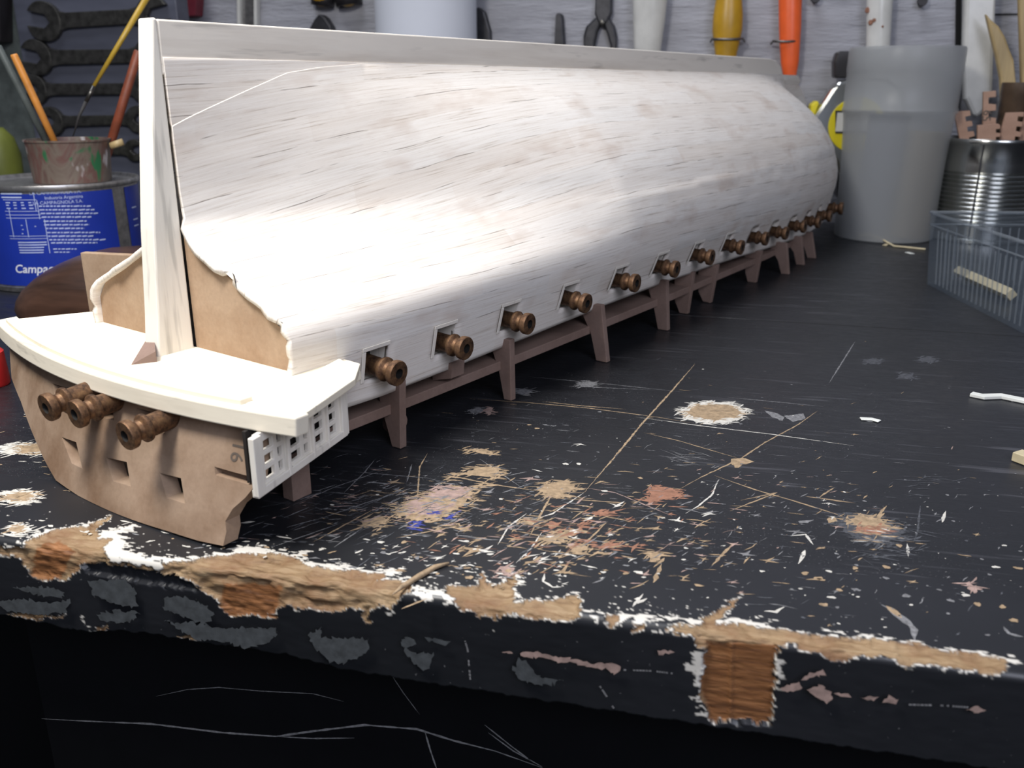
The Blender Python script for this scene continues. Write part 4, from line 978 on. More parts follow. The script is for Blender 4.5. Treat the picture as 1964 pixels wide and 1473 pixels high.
# ---- things on the back wall, left to right
def wall_thing(name, label, cat, px, py, Y=WY-1):
    return thing(name, label, cat, gyy(px, py, Y))
t_ = sil('tool_holder', [(342,-30),(394,-30),(390,32),(346,36),(340,10)], WY-.5, 14, M['darkred']); tag(t_, 'dark red block on the back wall above the aft end of the keel', 'holder')
t_ = thing('wall_rack', 'grey upright rack with two white edges on the back wall', 'rack', gyy(480, 40))
for x in (464, 496):
    sil('edge_strip', [(x-3,-30),(x+3,-30),(x+4,120),(x-2,120)], WY-.5, 7, M['white_gloss'], t_, .5)
sil('rack_back', [(468,-30),(494,-30),(495,120),(469,120)], WY-.4, 2.5, M['galv'], t_, .3)
# pliers with round yellow grips hanging points up
t_ = wall_thing('pliers', 'pliers with two yellow grips hanging beside the white paper roll', 'pliers', 640, 10)
for x0, x1, yb in ((597, 633, 12), (648, 690, 12)):
    p = gyy((x0+x1)/2, yb, WY-8); k = .5; r = abs(gyy(x1, 0, WY-8)[0]-gyy(x0, 0, WY-8)[0])/2
    mb = MB(); mb.lathe([(0,.3*r),(r*.25,.75*r),(r*.7,.98*r),(r*1.4,r),(60,r*.8)], p, (.15 if x0 < 640 else -.15, 0, 1), 20); mb.build('grip', M['yellow'], t_, smooth=True)
    mb = MB(); mb.lathe([(r*.3,.85*r),(r*.3,1.12*r),(r*.9,1.18*r),(r*1.6,1.16*r),(r*1.6,.9*r)], p+np.array([0,3.0,-2.5]), (.15 if x0 < 640 else -.15, 0, 1), 20, caps=False); mb.build('grip_sleeve', M['black_plastic'], t_, smooth=True)
t_ = sil('pointed_tool', [(604,55),(612,40),(620,30),(626,29),(634,36),(644,52),(655,110),(598,110)], WY-.5, 12, M['steel_dark'], None, 3); tag(t_, 'dark pointed tool tip showing just above the keel, below the yellow grips', 'tool')
p = gyy(818, 70, WY-42); k = abs(gyy(819, 70, WY-42)[0]-p[0])
mb = MB(); R_ = 92*k; mb.lathe([(-80,R_),(220,R_)], p, (0,0,1), 56); t_ = mb.build('paper_roll', M['paper'], None, auto=40); tag(t_, 'wide pale white paper roll standing against the back wall', 'roll')
t_ = sil('file', [(914,20),(922,14),(934,24),(944,60),(946,120),(914,120)], WY-.5, 8, M['steel_dark'], None, 1.5); tag(t_, 'dark narrow tool just right of the white paper roll', 'tool')
t_ = sil('punch', [(1069,30),(1075,25),(1082,29),(1089,140),(1064,140)], WY-.5, 9, M['steel_dark'], None, 2); tag(t_, 'small dark tapered punch left of the splayed pliers', 'punch')
t_ = wall_thing('pliers', 'small dark pliers hanging open with splayed handles', 'pliers', 1150, 40)
sil('jaw', [(1146,-30),(1176,-30),(1175,26),(1166,46),(1150,46),(1143,28)], WY-1, 9, M['steel_dark'], t_, 1.5)
sil('handle', [(1146,32),(1156,44),(1148,62),(1143,85),(1140,130),(1122,130),(1121,70),(1126,52)], WY-1, 8, M['steel_dark'], t_, 2)
sil('handle', [(1168,32),(1158,44),(1166,66),(1172,88),(1170,130),(1182,130),(1185,72),(1180,50)], WY-1, 8, M['steel_dark'], t_, 2)
p0 = gyy(1155, 43, WY-10); mb = MB(); mb.lathe([(0,2.6),(1.6,2.4),(2.0,1.6)], p0, (0,-1,0), 16); mb.build('rivet', M['steel'], t_, smooth=True)
def handle(name, label, cat, ctr, mat, Y, loop=None, tip=None, sx=.8):
    """turned handle: ctr = list of (x_left, x_right, y) in pixels, from the top down"""
    t = thing(name, label, cat, gyy((ctr[0][0]+ctr[0][1])/2, ctr[-1][2], Y)); mb = MB(); pr_ = []
    top = gyy((ctr[0][0]+ctr[0][1])/2, ctr[0][2], Y); bt = gyy((ctr[-1][0]+ctr[-1][1])/2, ctr[-1][2], Y); ax = bt-top; L = np.linalg.norm(ax); ax /= L
    for xl_, xr_, y in ctr:
        c = gyy((xl_+xr_)/2, y, Y); r = abs(gyy(xr_, y, Y)[0]-gyy(xl_, y, Y)[0])/2; pr_.append(((c-top)@ax, r))
    mb.lathe(pr_, top, ax, 28, ref=(1,0,0), sx=sx); mb.build('grip', mat, t, smooth=True)
    if loop:
        xl_, xr_, y = loop; c = gyy((xl_+xr_)/2, y, Y); r = abs(gyy(xr_, y, Y)[0]-gyy(xl_, y, Y)[0])/2
        pts = [c+np.array([r*1.03*math.cos(th), -r*sx*1.03*math.sin(th), -1.0*math.sin(th)]) for th in np.linspace(-.0, math.pi, 15)]
        pts = [pts[0]+np.array([1.5,9,-2])]+pts+[pts[-1]+np.array([-1.5,9,-2])]
        mb = MB(); mb.tube(pts, 1.0, 8); o = mb.build('holding_wire', M['wire'], None, smooth=True)
        tag(o, loop_label[name+cat], 'wire loop')
    return t
loop_label = {'screwdriverscrewdriver': 'steel wire loop holding the ochre yellow handle to the wall', 'scriberscriber': 'steel wire loop holding the orange plastic handle to the wall'}
handle('tool_handle', 'glossy cream handle hanging between the dark pliers and the yellow handle', 'handle', [(1213,1284,-40),(1213,1280,0),(1214,1276,40),(1215,1268,90),(1216,1262,150)], M['white_gloss'], WY-16)
handle('screwdriver', 'ochre yellow handle held to the wall by a wire loop', 'screwdriver', [(1376,1424,-40),(1374,1425,0),(1369,1427,30),(1368,1426,58),(1371,1422,80),(1373,1414,106),(1374,1410,140),(1375,1405,150)], M['yellow'], WY-15, (1367,1424,74))
t_ = handle('scriber', 'bright orange plastic handle held to the wall by a wire loop', 'scriber', [(1494,1538,-40),(1492,1537,0),(1488,1531,50),(1486,1526,82),(1489,1524,120),(1500,1524,150),(1506,1523,156)], M['orange'], WY-14, (1484,1529,78))
p = gyy(1515, 154, WY-14); q = gyy(1517, 178, WY-14); mb = MB(); mb.tube([p, .5*(p+q), q], [2.2,1.6,.8], 10); mb.build('tip', M['darkred'], t_, smooth=True)
t_ = handle('brush', 'cream painted handle with rust spots behind the frosted cup', 'brush handle', [(1664,1714,-40),(1663,1714,0),(1661,1709,50),(1660,1706,95),(1660,1704,160),(1662,1700,175)], M['white_gloss'], WY-13)
for (x, y, r) in [(1668,44,2.2),(1674,40,1.6),(1690,52,1.0),(1663,20,2.5)]:
    c = gyy(x, y, WY-13); k = MB(); 
    xl_, xr_ = gyy(1661, y, WY-13)[0], gyy(1709, y, WY-13)[0]; cx, rr = (xl_+xr_)/2, (xr_-xl_)/2; dx = min(.97, max(-.97, (c[0]-cx)/rr)); yy = (WY-13)-.8*rr*math.sqrt(1-dx*dx)
    k.lathe([(0,r),(.4,r*.7)], (c[0], yy-.1, c[2]), (dx*.8,-1,0), 8); k.build('rust_spot', M['c_rust'], t_)
for (x, y, lab) in [(1765, 8, 'dark nail in the back wall right of the cream brush handle'), (1562, 2, 'small dark nail in the back wall right of the orange handle')]:
    c = gyy(x, y, WY-.5); mb = MB(); mb.lathe([(0,2.2),(7,2.2),(7,4.2),(8.5,4.0)], c, (0,-1,.25), 12); t_ = mb.build('nail', M['black_plastic'], None, smooth=False); tag(t_, lab, 'nail')
# ---- tape measure behind the cup
Y0 = 828.0
t_ = thing('tape_measure', 'silver tape measure with yellow disc and black button, half behind the frosted cup', 'tape measure', gyy(1650, 360, Y0))
body = [(1600,156),(1640,148),(1690,150),(1720,170),(1730,300),(1725,372),(1601,372),(1600,330),(1594,305),(1580,280),(1568,262),(1552,228),(1557,215),(1572,192),(1585,172)]
sil('case', body, Y0, 34, M['chrome'], t_, 6)
cc = gyy(1642, 240, Y0-34.0); r = abs(gyy(1588, 240, Y0-34)[0]-cc[0])
mb = MB(); mb.lathe([(-.5,r),(.9,r*.98)], cc, (0,-1,0), 48); mb.build('disc', M['yellow_print'], t_)
q = [gyy(x, y, Y0-35.1) for x, y in ((1602,212),(1680,212),(1680,256),(1602,256))]; mb = MB(); mb.prism(q, [p+np.array([0,-.25,0]) for p in q]); mb.build('printed_panel', M['black_plastic'], t_)
q = [gyy(x, y, Y0-35.4) for x, y in ((1606,216),(1676,216),(1676,252),(1602,252))]; mb = MB(); mb.prism(q, [p+np.array([0,-.2,0]) for p in q]); mb.build('printed_panel', M['white_gloss'], t_)
sil('lock_button', [(1600,100),(1632,99),(1634,150),(1594,150),(1594,120)], Y0-6, 22, M['black_plastic'], t_, 2)
sil('belt_bumper', [(1549,218),(1551,200),(1562,192),(1566,197),(1556,222)], Y0-4, 26, M['yellow_print'], t_, 1)
sil('base_pad', [(1598,308),(1606,306),(1606,372),(1598,372)], Y0-3, 28, M['black_plastic'], t_, 1)
# ---- frosted cup
cb = gz(1690, 468, 0); vd = np.array([cb[0], cb[1], 0]); vd /= np.linalg.norm(vd)
CR = 36.8; cc = cb+vd*CR
def hgt(px, py, c=cc):      # height above the bench at the cup's distance
    n = np.array([vd[0], vd[1], 0]); return gpl(px, py, c, n)[2]
HT = hgt(1730, 91); HS = hgt(1722, 210)
t_ = thing('frosted_cup', 'tall frosted translucent plastic cup near the bow of the hull', 'cup', cc)
k = np.linalg.norm(gpl(1690, 300, cc, vd)-gpl(1691, 300, cc, vd))
prof = [(0.2,CR-2),(1.2,CR),(HS*.6,CR+.9),(HS-10,CR+2.6),(HS-3,CR+3.4),(HS-1.5,CR+4.6),(HS+.8,CR+4.6),(HS+1.6,CR+4.0),(HT-18,CR+4.0),(HT-17,CR+4.4),(HT-1.5,CR+4.3),(HT,CR+3.6)]
inn = [(h, r-1.3) for h, r in prof[1:-1]][::-1]
mb = MB(); mb.lathe(prof+[(HT-.2, CR+3.0)]+inn[1:]+[(1.6, CR-1.6), (1.6, .05)], cc, (0,0,1), 64, caps=False); mb.lathe([(0.2,.05),(0.2,CR-2)], cc, (0,0,1), 64, caps=False)
mb.build('cup_wall', M['frost'], t_, auto=40)
t2 = MB(); t2.lathe([(0,14),(92,15)], cc+np.array([-12,-4,2.0]), (.06,0,1), 20); o = t2.build('marker', M['bluecap'], None, auto=40); tag(o, 'blue stick seen dimly through the frosted cup', 'marker')
t2 = MB(); t2.lathe([(0,13),(80,14)], cc+np.array([17,-6,2.0]), (.05,0,1), 20); o = t2.build('brown_jar', M['bamboo'], None, auto=40); tag(o, 'pale brown shape seen dimly through the frosted cup', 'jar')
# ---- ribbed tin can with its sawn pieces
ccan = gpl(1872, 470, (0, 772, 0), (0,1,0)); ccan = np.array([ccan[0], 772.0, 0.0])
def hc(px, py): return gy(px, py, 772.0)[2]
RC = abs(gy(1806, 300, 772)[0]-gy(1907, 300, 772)[0])
HC = gy(1905, 268, 772-RC*.9)[2]
t_ = thing('ribbed_can', 'shiny ribbed steel can holding toothed brown wooden pieces', 'can', ccan)
prof = [(0,RC*.97),(1,RC*1.02),(3,RC*1.02),(4,RC*.985)]
zr0, zr1 = 14, HC-24; nrb = 12
for i in range(nrb*8+1):
    f = i/(nrb*8); prof.append((zr0+(zr1-zr0)*f, RC*.985+.9*math.sin(f*nrb*2*math.pi)))
prof += [(HC-18,RC*.99),(HC-4,RC*.99),(HC-3,RC*1.02),(HC-1,RC*1.025),(HC,RC*1.01),(HC-.5,RC*.985),(HC-5,RC*.965),(6,RC*.95),(5,.05)]
mb = MB(); mb.lathe(prof, ccan, (0,0,1), 72, caps=False); mb.lathe([(0,.05),(0,RC*.97)], ccan, (0,0,1), 72, caps=False); mb.build('can_wall', M['chrome'], t_, auto=50)
g = gy(1886, 300, 772-RC); mb = MB(); th = math.atan2(g[0]-ccan[0], RC*.9)
d = np.array([math.sin(th), -math.cos(th), 0]); u = np.array([d[1], -d[0], 0])
mb.box(ccan+d*(RC*1.005)-u*.5+np.array([0,0,4]), u*1.0, d*.5, (0,0,HC-8)); mb.build('side_seam', M['steel_dark'], t_)
def saw(name, pp, Y, label, teeth, num=None):
    # pp: outline in px, with teeth cut along the edge from teeth[0] to teeth[1]
    a, b = np.array(teeth[0], float), np.array(teeth[1], float); n = 6; d = (b-a)/n; q = np.array([-d[1], d[0]])*.55
    z = []
    for i in range(n): z += [tuple(a+d*i), tuple(a+d*(i+.45)), tuple(a+d*(i+.5)+q), tuple(a+d*(i+.95)+q)]
    o = sil('sawn_piece', pp+z+[tuple(b)], Y, 3.5, M['mdf_saw'], None, .2)
    return tag(o, label, 'wooden piece', 'toothed wooden pieces standing in the ribbed can')
saw('s', [(1852,330),(1838,262),(1828,214)], 760, 'toothed brown piece leaning at the left of the ribbed can', ((1858,212),(1880,330)))
saw('s', [(1882,330),(1884,176)], 768, 'tallest toothed brown piece in the ribbed can, marked with a number', ((1908,174),(1908,330)))
saw('s', [(1872,330),(1873,240),(1912,237)], 756, 'short broad toothed brown piece in front of the numbered one', ((1916,240),(1916,330)))
saw('s', [(1910,330),(1918,250),(1928,216)], 762, 'toothed brown piece leaning at the right of the ribbed can', ((1962,215),(1945,330)))
saw('s', [(1946,330),(1954,256),(1966,216)], 768, 'toothed brown piece at the frame edge in the ribbed can', ((1992,216),(1985,330)))
c = gy(1892, 222, 764.3); tv, tf = text_mesh('65', 8.5, M['pencil'], 'number', None, lambda a, b: (c[0]+b, 764.3, c[2]-a), .02)
o = mesh_obj('number_mark', tv, tf, M['pencil'], [x for x in bpy.data.objects if x.get('label', '').startswith('tallest toothed')][0])
# white painted stake, bamboo, dark pot behind the can
o = sil('white_stake', [(1846,-40),(1904,-40),(1900,90),(1897,180),(1880,214),(1868,226),(1858,218),(1845,190),(1842,90)], 826, 12, M['white_gloss'], None, 4); tag(o, 'wide glossy white painted stake with a rounded end behind the ribbed can', 'stake')
o = sil('black_slot', [(1833,-30),(1842,-30),(1841,150),(1838,225),(1830,225)], WY-.2, 3, M['seamdark'], None, .2); tag(o, 'narrow black strip painting the dark gap left of the white stake', 'strip')  # black strip put in for the shade of an open gap
o = sil('bamboo_tool', [(1886,26),(1896,38),(1912,52),(1924,72),(1932,95),(1940,115),(1950,215),(1918,215),(1914,150),(1906,110),(1896,70)], 800, 7, M['bamboo'], None, 2); tag(o, 'pointed bamboo tool leaning behind the ribbed can, left of the bamboo stick', 'bamboo tool')
o = sil('bamboo_stick', [(1948,-40),(1975,-40),(1982,215),(1956,215)], 806, 8, M['bamboo'], None, 2); tag(o, 'upright bamboo stick at the top right corner', 'bamboo stick')
# the pot stands on the bench behind the can
cpt = np.array([gy(1946, 215, 786)[0], 788.0, 6.0]); hp = gy(1946, 158, 772)[2]-6; rp = abs(gy(1917, 200, 786)[0]-cpt[0])
mb = MB(); mb.lathe([(0,rp*.95),(hp-10,rp),(hp-9,rp*1.04),(hp,rp*1.04),(hp,rp*.93),(30,rp*.9),(30,.05)], cpt+np.array([0,-2,0]), (0,0,1), 40, caps=False); o = mb.build('brown_tube', M['brownpot'], None, auto=40); tag(o, 'dark brown tube standing in the back of the ribbed can', 'tube')
# ---- clear ribbed box
A = gz(1778, 546, 0); Bc = gz(1964, 641, 0); dL = (Bc-A)/np.linalg.norm(Bc-A); HB = gpl(1776, 408, A, (0,1,0))[2]
tbx = thing('clear_box', 'clear plastic box with fine vertical ribs at the right edge of the bench', 'plastic box', A)
dR = np.array([-dL[1], dL[0], 0]); 
if dR[0] < 0: dR = -dR
LB, WB = 150.0, 130.0; sp_ = 3.0   # walls splay outwards towards the rim
def bx(u, v, z, off=0.0):
    f = z/HB*sp_; U = -f + u*(LB+2*f)/LB; V = -f + v*(WB+2*f)/WB
    return A+dL*U+dR*V+np.array([0,0,z])
mb = MB(); wt = 1.2
def slab(c4, n_, t): mb.prism(c4, [np.asarray(p)+np.asarray(n_)*t for p in c4])
slab([bx(0,0,.3), bx(LB,0,.3), bx(LB,0,HB), bx(0,0,HB)], dR, wt)
slab([bx(0,0,.3), bx(0,WB,.3), bx(0,WB,HB), bx(0,0,HB)], dL, wt)
slab([bx(0,WB,.3), bx(LB,WB,.3), bx(LB,WB,HB), bx(0,WB,HB)], -dR, wt)
slab([bx(LB,0,.3), bx(LB,WB,.3), bx(LB,WB,HB), bx(LB,0,HB)], -dL, wt)
mb.build('box_walls', M['clear'], tbx)
mb = MB(); mb.prism([bx(0,0,.2), bx(LB,0,.2), bx(LB,WB,.2), bx(0,WB,.2)], [bx(0,0,1.4), bx(LB,0,1.4), bx(LB,WB,1.4), bx(0,WB,1.4)]); mb.build('box_floor', M['clear'], tbx)
mb = MB()
for i in range(27):
    u = 12+i*5.1
    if u > LB-4: break
    mb.box(bx(u,0,3)-dR*.5, dL*.8, dR*.55, bx(u,0,HB-9)-bx(u,0,3))
for i in range(24):
    v = 10+i*5.1
    if v > WB-4: break
    mb.box(bx(0,v,3)-dL*.5, dR*.8, dL*.55, bx(0,v,HB-9)-bx(0,v,3))
mb.build('ribs', M['clear_rib'], tbx)
mb = MB()
for p, q in (((0,0),(LB,0)),((0,0),(0,WB)),((0,WB),(LB,WB)),((LB,0),(LB,WB))):
    mb.tube([bx(*p,HB), bx(*q,HB)], 1.0, 8); mb.tube([bx(*p,HB-7), bx(*q,HB-7)], .55, 6)
mb.build('rim', M['clear_rib'], tbx, smooth=True)
def inbox(x, y, z): return gz(x, y, z)
p, q = gz(1806, 520, 5)+dR*10, gz(1905, 565, 5)+dR*10
mb = MB(); mb.tube([p, q], 3.4, 4); o = mb.build('balsa_stick', M['straw'], None); tag(o, 'short pale stick lying inside the clear ribbed box', 'stick')
p = bx(112, 32, 1.6); mb = MB(); mb.lathe([(0,14),(1,15),(13,15),(15,13)], p, (0,0,1), 32); o = mb.build('blue_container', M['bluecap'], None, auto=40); tag(o, 'round blue plastic container inside the clear ribbed box', 'container')
# ---- loose bits on the bench
def strip(name, pts, w, h, mat, label, cat, z0=.25):
    P = [gz(*p) for p in pts]; mb = MB(); L = []; R = []
    for i, p in enumerate(P):
        d = P[min(i+1, len(P)-1)]-P[max(i-1, 0)]; d /= np.linalg.norm(d); u = np.array([-d[1], d[0], 0])*w/2; L.append(p+u); R.append(p-u)
    o = L+R[::-1]; mb.prism([p+np.array([0,0,z0]) for p in o], [p+np.array([0,0,z0+h]) for p in o]); ob = mb.build(name, mat, None, bevel=.2)
    return tag(ob, label, cat)
strip('balsa_strip', [(1862,760),(1885,765),(1920,764),(1990,778)], 3.6, 1.3, M['balsa_strip'], 'pale balsa strip with a frayed end lying on the bench at right', 'wood strip')
strip('balsa_offcut', [(1948,882),(1975,892),(2000,900)], 5.0, 3.0, M['straw'], 'small squared balsa offcut at the right edge of the picture', 'wood offcut')
strip('shaving', [(1650,805),(1672,806),(1687,810)], 2.6, .35, M['balsa_strip'], 'tiny white wood shaving alone in the middle of the bench', 'wood shaving')
strip('shaving', [(1696,472),(1720,462),(1742,458)], 3.0, .5, M['straw'], 'tan wood shaving at the foot of the frosted cup', 'wood shaving')
pts = [gz(1646, 452, 3.5), gz(1668, 449, 4.5), gz(1690, 458, 3.4), gz(1715, 472, 1.0), gz(1755, 476, .8), gz(1775, 478, .8)]
mb = MB(); mb.tube(pts, .7, 8); o = mb.build('straw_fibre', M['straw'], None, smooth=True); tag(o, 'thin curved straw fibre lying in front of the frosted cup', 'fibre')
strip('shaving', [(1739,485),(1750,488)], 3.5, .4, M['balsa_strip'], 'white crumb of wood lying by the straw fibre', 'wood shaving')
# ================================================================== left corner
# blue label tin
ct = gz(141, 558, 0); vd2 = np.array([ct[0], ct[1], 0]); vd2 /= np.linalg.norm(vd2)
RT_ = 46.5
c0 = ct+vd2*RT_
HTn = gpl(141, 354, ct, vd2)[2]
tin = thing('blue_tin', 'blue printed tin with silver rims behind the dark wooden block', 'tin', c0)
mb = MB(); mb.lathe([(0,RT_*.98),(.5,RT_*1.015),(3,RT_*1.015),(3.6,RT_*.99),(HTn-3.5,RT_*.99),(HTn-3,RT_*1.02),(HTn-1.5,RT_*1.03),(HTn,RT_*1.02),(HTn-.3,RT_*.99),(HTn-2.2,RT_*.97),(HTn-2.2,.05)], c0, (0,0,1), 72, caps=False); mb.lathe([(0,.05),(0,RT_*.98)], c0, (0,0,1), 72, caps=False)
mb.build('tin_body', M['galv'], tin, auto=40)
lr = np.array([-vd2[1], vd2[0], 0]); lr = lr if lr[0] > 0 else -lr
def cyl(a, z, r): return c0-vd2*(r*math.cos(a))+lr*(r*math.sin(a))+np.array([0,0,z])
def ang(px): # angle on the tin of pixel column px at mid height
    p = gpl(px, 440, c0, vd2); x = (p-c0)@lr; return math.asin(max(-.98, min(.98, x/RT_*.98)))
RL = RT_*.99+.25
a0, a1 = -math.pi*.9, ang(222); a2 = ang(246)
mb = MB()
for s0, s1 in ((a0, a1), (a2, a2+math.pi*.75)):
    n = 60; 
    for i in range(n):
        b0_, b1_ = s0+(s1-s0)*i/n, s0+(s1-s0)*(i+1)/n
        mb.add([cyl(b0_,4,RL), cyl(b1_,4,RL), cyl(b1_,HTn-4.5,RL), cyl(b0_,HTn-4.5,RL)], [(0,1,2,3)])
lab = mb.build('printed_label', M['tinblue'], tin, smooth=True)
aw = lambda px: ang(px)
def ztin(px, py): # height on the visible skin of the tin
    a = ang(px); p = cyl(a, 0, RL); d = ray(px, py); tt = ((p-CC)@vd2)/(d@vd2); return (CC+d*tt)[2]
def bar(px0, px1, py, h, r=RL+.12, mbx=None):
    z = ztin((px0+px1)/2, py); s0, s1 = aw(px0), aw(px1); n = max(1, int(abs(s1-s0)/.08)+1)
    for i in range(n):
        b0_, b1_ = s0+(s1-s0)*i/n, s0+(s1-s0)*(i+1)/n; mbx.add([cyl(b0_,z-h/2,r), cyl(b1_,z-h/2,r), cyl(b1_,z+h/2,r), cyl(b0_,z+h/2,r)], [(0,1,2,3)])
mb = MB()
# nutrition table: frame and rules on the left, rows of small print right of it
def vline(px, y0, y1, w=.35):
    a = aw(px); za, zb = ztin(px, y0), ztin(px, y1); da = w/RL/2; mb.add([cyl(a-da,zb,RL+.12), cyl(a+da,zb,RL+.12), cyl(a+da,za,RL+.12), cyl(a-da,za,RL+.12)], [(0,1,2,3)])
for y in (360, 383, 405, 412, 418, 453, 458): bar(20, 78+(y-360)*.13, y, .28, mbx=mb)
for x, dx in ((77, 14),): 
    vline(78, 360, 405); vline(82, 383, 420); vline(90, 420, 486)
vline(56, 420, 455); vline(28, 400, 455)
for y in (364, 371, 378): bar(18, 56+RNG.uniform(-3, 3), y, .75, mbx=mb)
for y in (388, 393, 399): 
    for x in (24, 38, 52, 66): bar(x, x+RNG.uniform(5, 9), y, .6, mbx=mb)
for y in (465, 470, 475, 480, 485): bar(34, 78+RNG.uniform(0, 10), y, .6, mbx=mb)
for x, y in ((45,432),(46,440),(70,434),(44,448)): bar(x, x+3, y, .5, mbx=mb)
rows_ = [(395,84,178),(402,84,184),(409,85,190),(416,86,176),(424,88,166),(431,88,170),(438,90,160),(446,91,188),(453,92,176),(460,93,196),(466,95,180)]
for y, x0, x1 in rows_:
    x = x0
    while x < x1:
        wv = RNG.uniform(3, 12); bar(x, min(x+wv, x1), y, .72, mbx=mb); x += wv+1.8
for y, x0, x1 in ((478,97,140),(484,98,128)):
    x = x0
    while x < x1: wv = RNG.uniform(3, 9); bar(x, min(x+wv, x1), y, .6, mbx=mb); x += wv+1.8
mb.build('small_print', M['tintext'], tin)
mb = MB()
for y in (397, 420, 432): bar(256, 266, y, .8, mbx=mb)
mb.build('small_print', M['tintext'], tin)
def tintext(s, px, py, size, mat, shear=0.0, bold=.0, name='print_line'):
    ac = aw(px); zc = ztin(px, py); tv, tf = text_mesh(s, size, mat, name, None, lambda a, b: cyl(ac+(a+shear*b)/RL, zc+b, RL+.15), bold)
    mesh_obj(name, tv, tf, mat, tin)
tintext('LA CAMPAGNOLA S.A.', 118, 369, 2.7, M['tintext']); tintext('Industria Argentina', 132, 378, 2.6, M['tintext']); tintext('LA CAMPAGNOLA S.A.', 120, 388, 2.6, M['tintext'])
tintext('Campagnola', 74, 517, 6.8, M['tinwhite'], .22, .10, 'brand_lettering')
# paint pot standing on the tin
pb = gpl(142, 338, c0-vd2*16, vd2); zp = HTn-2.0
cpot = c0+np.array([0,0,zp])+lr*((gpl(142, 330, c0, vd2)-c0)@lr)
kk = np.linalg.norm(gpl(142, 300, c0, vd2)-gpl(143, 300, c0, vd2)); rb, rt_ = 76*kk, 82*kk
HP = gpl(137, 270, c0-vd2*rt_, vd2)[2]-zp
rb = min(rb, RT_*.93); cpot = cpot-lr*1.0
mb = MB(); mb.lathe([(0,rb),(HP-1.5,rt_),(HP-1,rt_+.8),(HP,rt_+.8),(HP,rt_-.8),(HP-2,rt_-1.2),(2,rb-1.5),(2,.05)], cpot, (0,0,1), 56, caps=False); mb.lathe([(0,.05),(0,rb)], cpot, (0,0,1), 56, caps=False)
pot = mb.build('paint_pot', M['pot'], None, auto=50); tag(pot, 'low paint-smeared tapered pot of brushes standing on the blue tin', 'pot')
# sticks standing in the pot: lower end inside, upper end at the pixel given
def in_pot(px, py, back): return gpl(px, py, c0+vd2*back, vd2)
def stick(name, label, cat, lo, hi, r, mat, back_lo=0, back_hi=0, n=14):
    a, b = in_pot(*lo, back_lo), in_pot(*hi, back_hi); d = b-a; L = np.linalg.norm(d); rr = r*kk
    f = max(0, (a[2]-(zp+2.4))/max(1e-6, -(-d[2]/L)))       # carry on down to the pot floor
    a2_ = a-d/L*min(f, 14.0)
    mb = MB(); mb.tube([a2_, a+d*.5, b-d/L*1.0, b], [rr*.95, rr, rr, rr*.85], n); o = mb.build(name, mat, None, smooth=True); return tag(o, label, cat)
stick('orange_stick', 'orange painted round stick leaning left in the paint pot', 'stick', (106,275), (26,104), 7.2, M['stick_orange'], -10, -10)
stick('grey_stick', 'grey-green round stick behind the orange one in the paint pot', 'stick', (88,270), (-4,88), 7.0, M['stick_green'], 6, 6)
stick('red_stick', 'thick rust-red stick leaning right in the paint pot', 'stick', (212,275), (266,98), 9.5, M['stick_red'], 2, 2)
br = thing('paint_brush', 'thin mustard-handled brush standing bristles down in the paint pot', 'paint brush', in_pot(140, 260, -4))
a, b, c, d, e = (in_pot(x, y, -4) for x, y in ((285,-10), (180,165), (165,195), (152,222), (140,262)))
mb = MB(); mb.tube([a, .5*(a+b), b], [6.6*kk, 5.2*kk, 3.6*kk], 12); mb.build('brush_handle', M['stick_yellow'], br, smooth=True)
mb = MB(); mb.tube([b, c], [3.8*kk, 4.2*kk], 12); mb.build('ferrule', M['steel'], br, smooth=True)
mb = MB(); mb.tube([c, d, e], [4.0*kk, 3.0*kk, 1.0*kk], 10); mb.build('bristles', M['bristle'], br, smooth=True)
a = in_pot(212, 280, -8); b = in_pot(236, 272, -10)
mb = MB(); mb.tube([a, b], [7*kk, 7.5*kk], 14); o = mb.build('dowel_stub', M['bamboo'], None, smooth=True); tag(o, 'short tan dowel end poking over the right rim of the paint pot', 'dowel')
# dark stained rounded wooden block
bl = gz(20, 645, 0); zt_ = 36.0
mb = MB(); nx_ = 22
bp = thing('wooden_block', 'dark stained rounded wooden block beside the stern of the hull', 'wooden block', (bl[0]+50, bl[1]+40, 0))
outline = []
x0, y0 = bl[0]-20.0, bl[1]+10.0
# plan: rounded front-left corner; the section is a bullnose
plan = [(x0, y0+52)]+[(x0+34-34*math.cos(a_), y0+30-34*math.sin(a_)) for a_ in np.linspace(0, math.pi/2, 12)]+[(x0+135, y0-4), (x0+135, y0+70), (x0+22, y0+70)]
cen = np.array([x0+75, y0+45]); 
lv = [(0, .95), (3, .985), (8, 1.0), (12, .985), (17, .94), (21.5, .87), (25.5, .79), (29, .70), (32, .60), (34, .48)]
v = []; n = len(plan)
for z, f in lv: v += [(cen[0]+(p[0]-cen[0])*f, cen[1]+(p[1]-cen[1])*f, z+.1) for p in plan]
fc = [list(range(n))[::-1], [n*(len(lv)-1)+i for i in range(n)]]
for i in range(len(lv)-1): fc += [[i*n+j, i*n+(j+1)%n, (i+1)*n+(j+1)%n, (i+1)*n+j] for j in range(n)]
mb.add(v, fc); mb.build('block_body', M['darkwood'], bp, auto=50)
p = gpl(185, 498, (0, y0+42, 0), (0,1,0)); 
a = gy(156, 500, 322); b = gy(160, 485, 322)
mb = MB(); mb.aabox(a[0], a[0]+34, 322, 325.5, .2, b[2]); o = mb.build('mdf_offcut', M['mdf'], None, bevel=.3); tag(o, 'small brown fibreboard offcut standing between the dark wooden block and the hull', 'offcut')
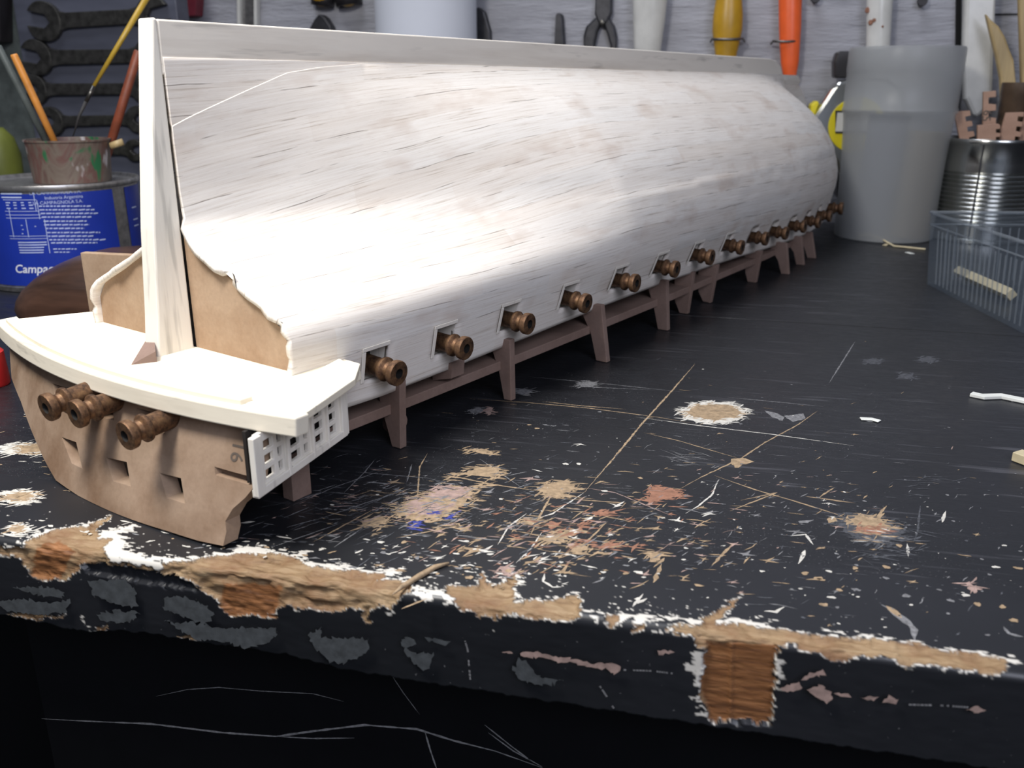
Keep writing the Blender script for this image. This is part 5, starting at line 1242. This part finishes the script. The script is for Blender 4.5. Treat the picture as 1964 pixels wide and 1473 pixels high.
# red cap at the left edge, yellow-green bottle and dark upright at the far left
p = gz(-6, 752, 0); mb = MB(); hr = gpl(0, 690, p, (0,1,0))[2]; mb.lathe([(0,7.2),(1,7.6),(hr,7.0),(hr+1,6)], p+np.array([-9.5,7,0.1]), (0,0,1), 28); o = mb.build('red_marker', M['red'], None, auto=40); tag(o, 'bright red plastic object at the left edge beside the stern', 'marker')
cg = np.array([gy(-2, 300, 640)[0], 640.0, 0]); rg = abs(gy(31, 300, 640)[0]-cg[0]); hg = gy(10, 245, 640)[2]; hb = gy(8, 385, 640)[2]
mb = MB(); mb.lathe([(0,rg*.7),(hb,rg*.75),(hb+12,rg*.95),(hg-22,rg),(hg-8,rg*.8),(hg,rg*.4)], cg, (0,0,1), 32); o = mb.build('green_bottle', M['lime'], None, smooth=True); tag(o, 'blurred yellow-green bottle at the left edge behind the blue tin', 'bottle')
o = sil('dark_panel', [(-60,-40),(24,-40),(26,82),(-60,82)], PY+3.9, 16, M['black_plastic'], None, 1); tag(o, 'black hanging object in the top left corner', 'panel')
o = sil('grey_upright', [(-80,82),(27,82),(30,330),(-80,330)], PY-4, 30, M['panel_blue'], None, 1) if False else None
mb = MB(); a = gyy(25, 0, PY); mb.aabox(a[0]-140, a[0]-3, PY+4, PY+22, .2, 330); o = mb.build('grey_board', M['stick_green'], None, bevel=1); tag(o, 'dark grey-green board left of the slate tool board', 'board')

# ================================================================== light, world, camera
def area(name, loc, target, power, size, col, shape='DISK'):
    l = bpy.data.lights.new(name, 'AREA'); l.energy = power; l.size = size; l.shape = shape; l.color = col
    o = bpy.data.objects.new(name, l); link(o); o.location = Vector(loc)*MM
    o.rotation_mode = 'QUATERNION'; o.rotation_quaternion = (Vector(target)-Vector(loc)).to_track_quat('-Z', 'Y'); return o
area('bench_lamp', W(-170, 15, 400), W(20, 20, 60), 2.5, .12, (1, .965, .91))
area('ceiling_light', (-450, 350, 1450), (-50, 600, 0), 13, .9, (.88, .91, 1.0))
area('fill_light', (330, -260, 430), (-80, 330, 20), 3.3, .45, (.82, .85, 1.0))  # cool fill added to lift the hull's starboard side; no window there
w = bpy.data.worlds.new('room'); SC.world = w; w.use_nodes = True
w.node_tree.nodes['Background'].inputs[0].default_value = (.72, .80, 1.0, 1); w.node_tree.nodes['Background'].inputs[1].default_value = .14
cam = bpy.data.cameras.new('camera'); co = bpy.data.objects.new('camera', cam); link(co)
co.location = Vector((0, 0, CAMH*MM)); cam.sensor_width = 36; cam.sensor_fit = 'HORIZONTAL'; cam.lens = FPX/1964*36
co.rotation_euler = (math.pi/2-PITCH, 0, YAW); cam.clip_start = .01; cam.clip_end = 50
cam.dof.use_dof = True; cam.dof.focus_distance = .30; cam.dof.aperture_fstop = 24
SC.camera = co
SC.view_settings.view_transform = 'Standard'; SC.view_settings.look = 'None'; SC.view_settings.exposure = 0; SC.view_settings.gamma = 1; SC.view_settings.use_curve_mapping = False
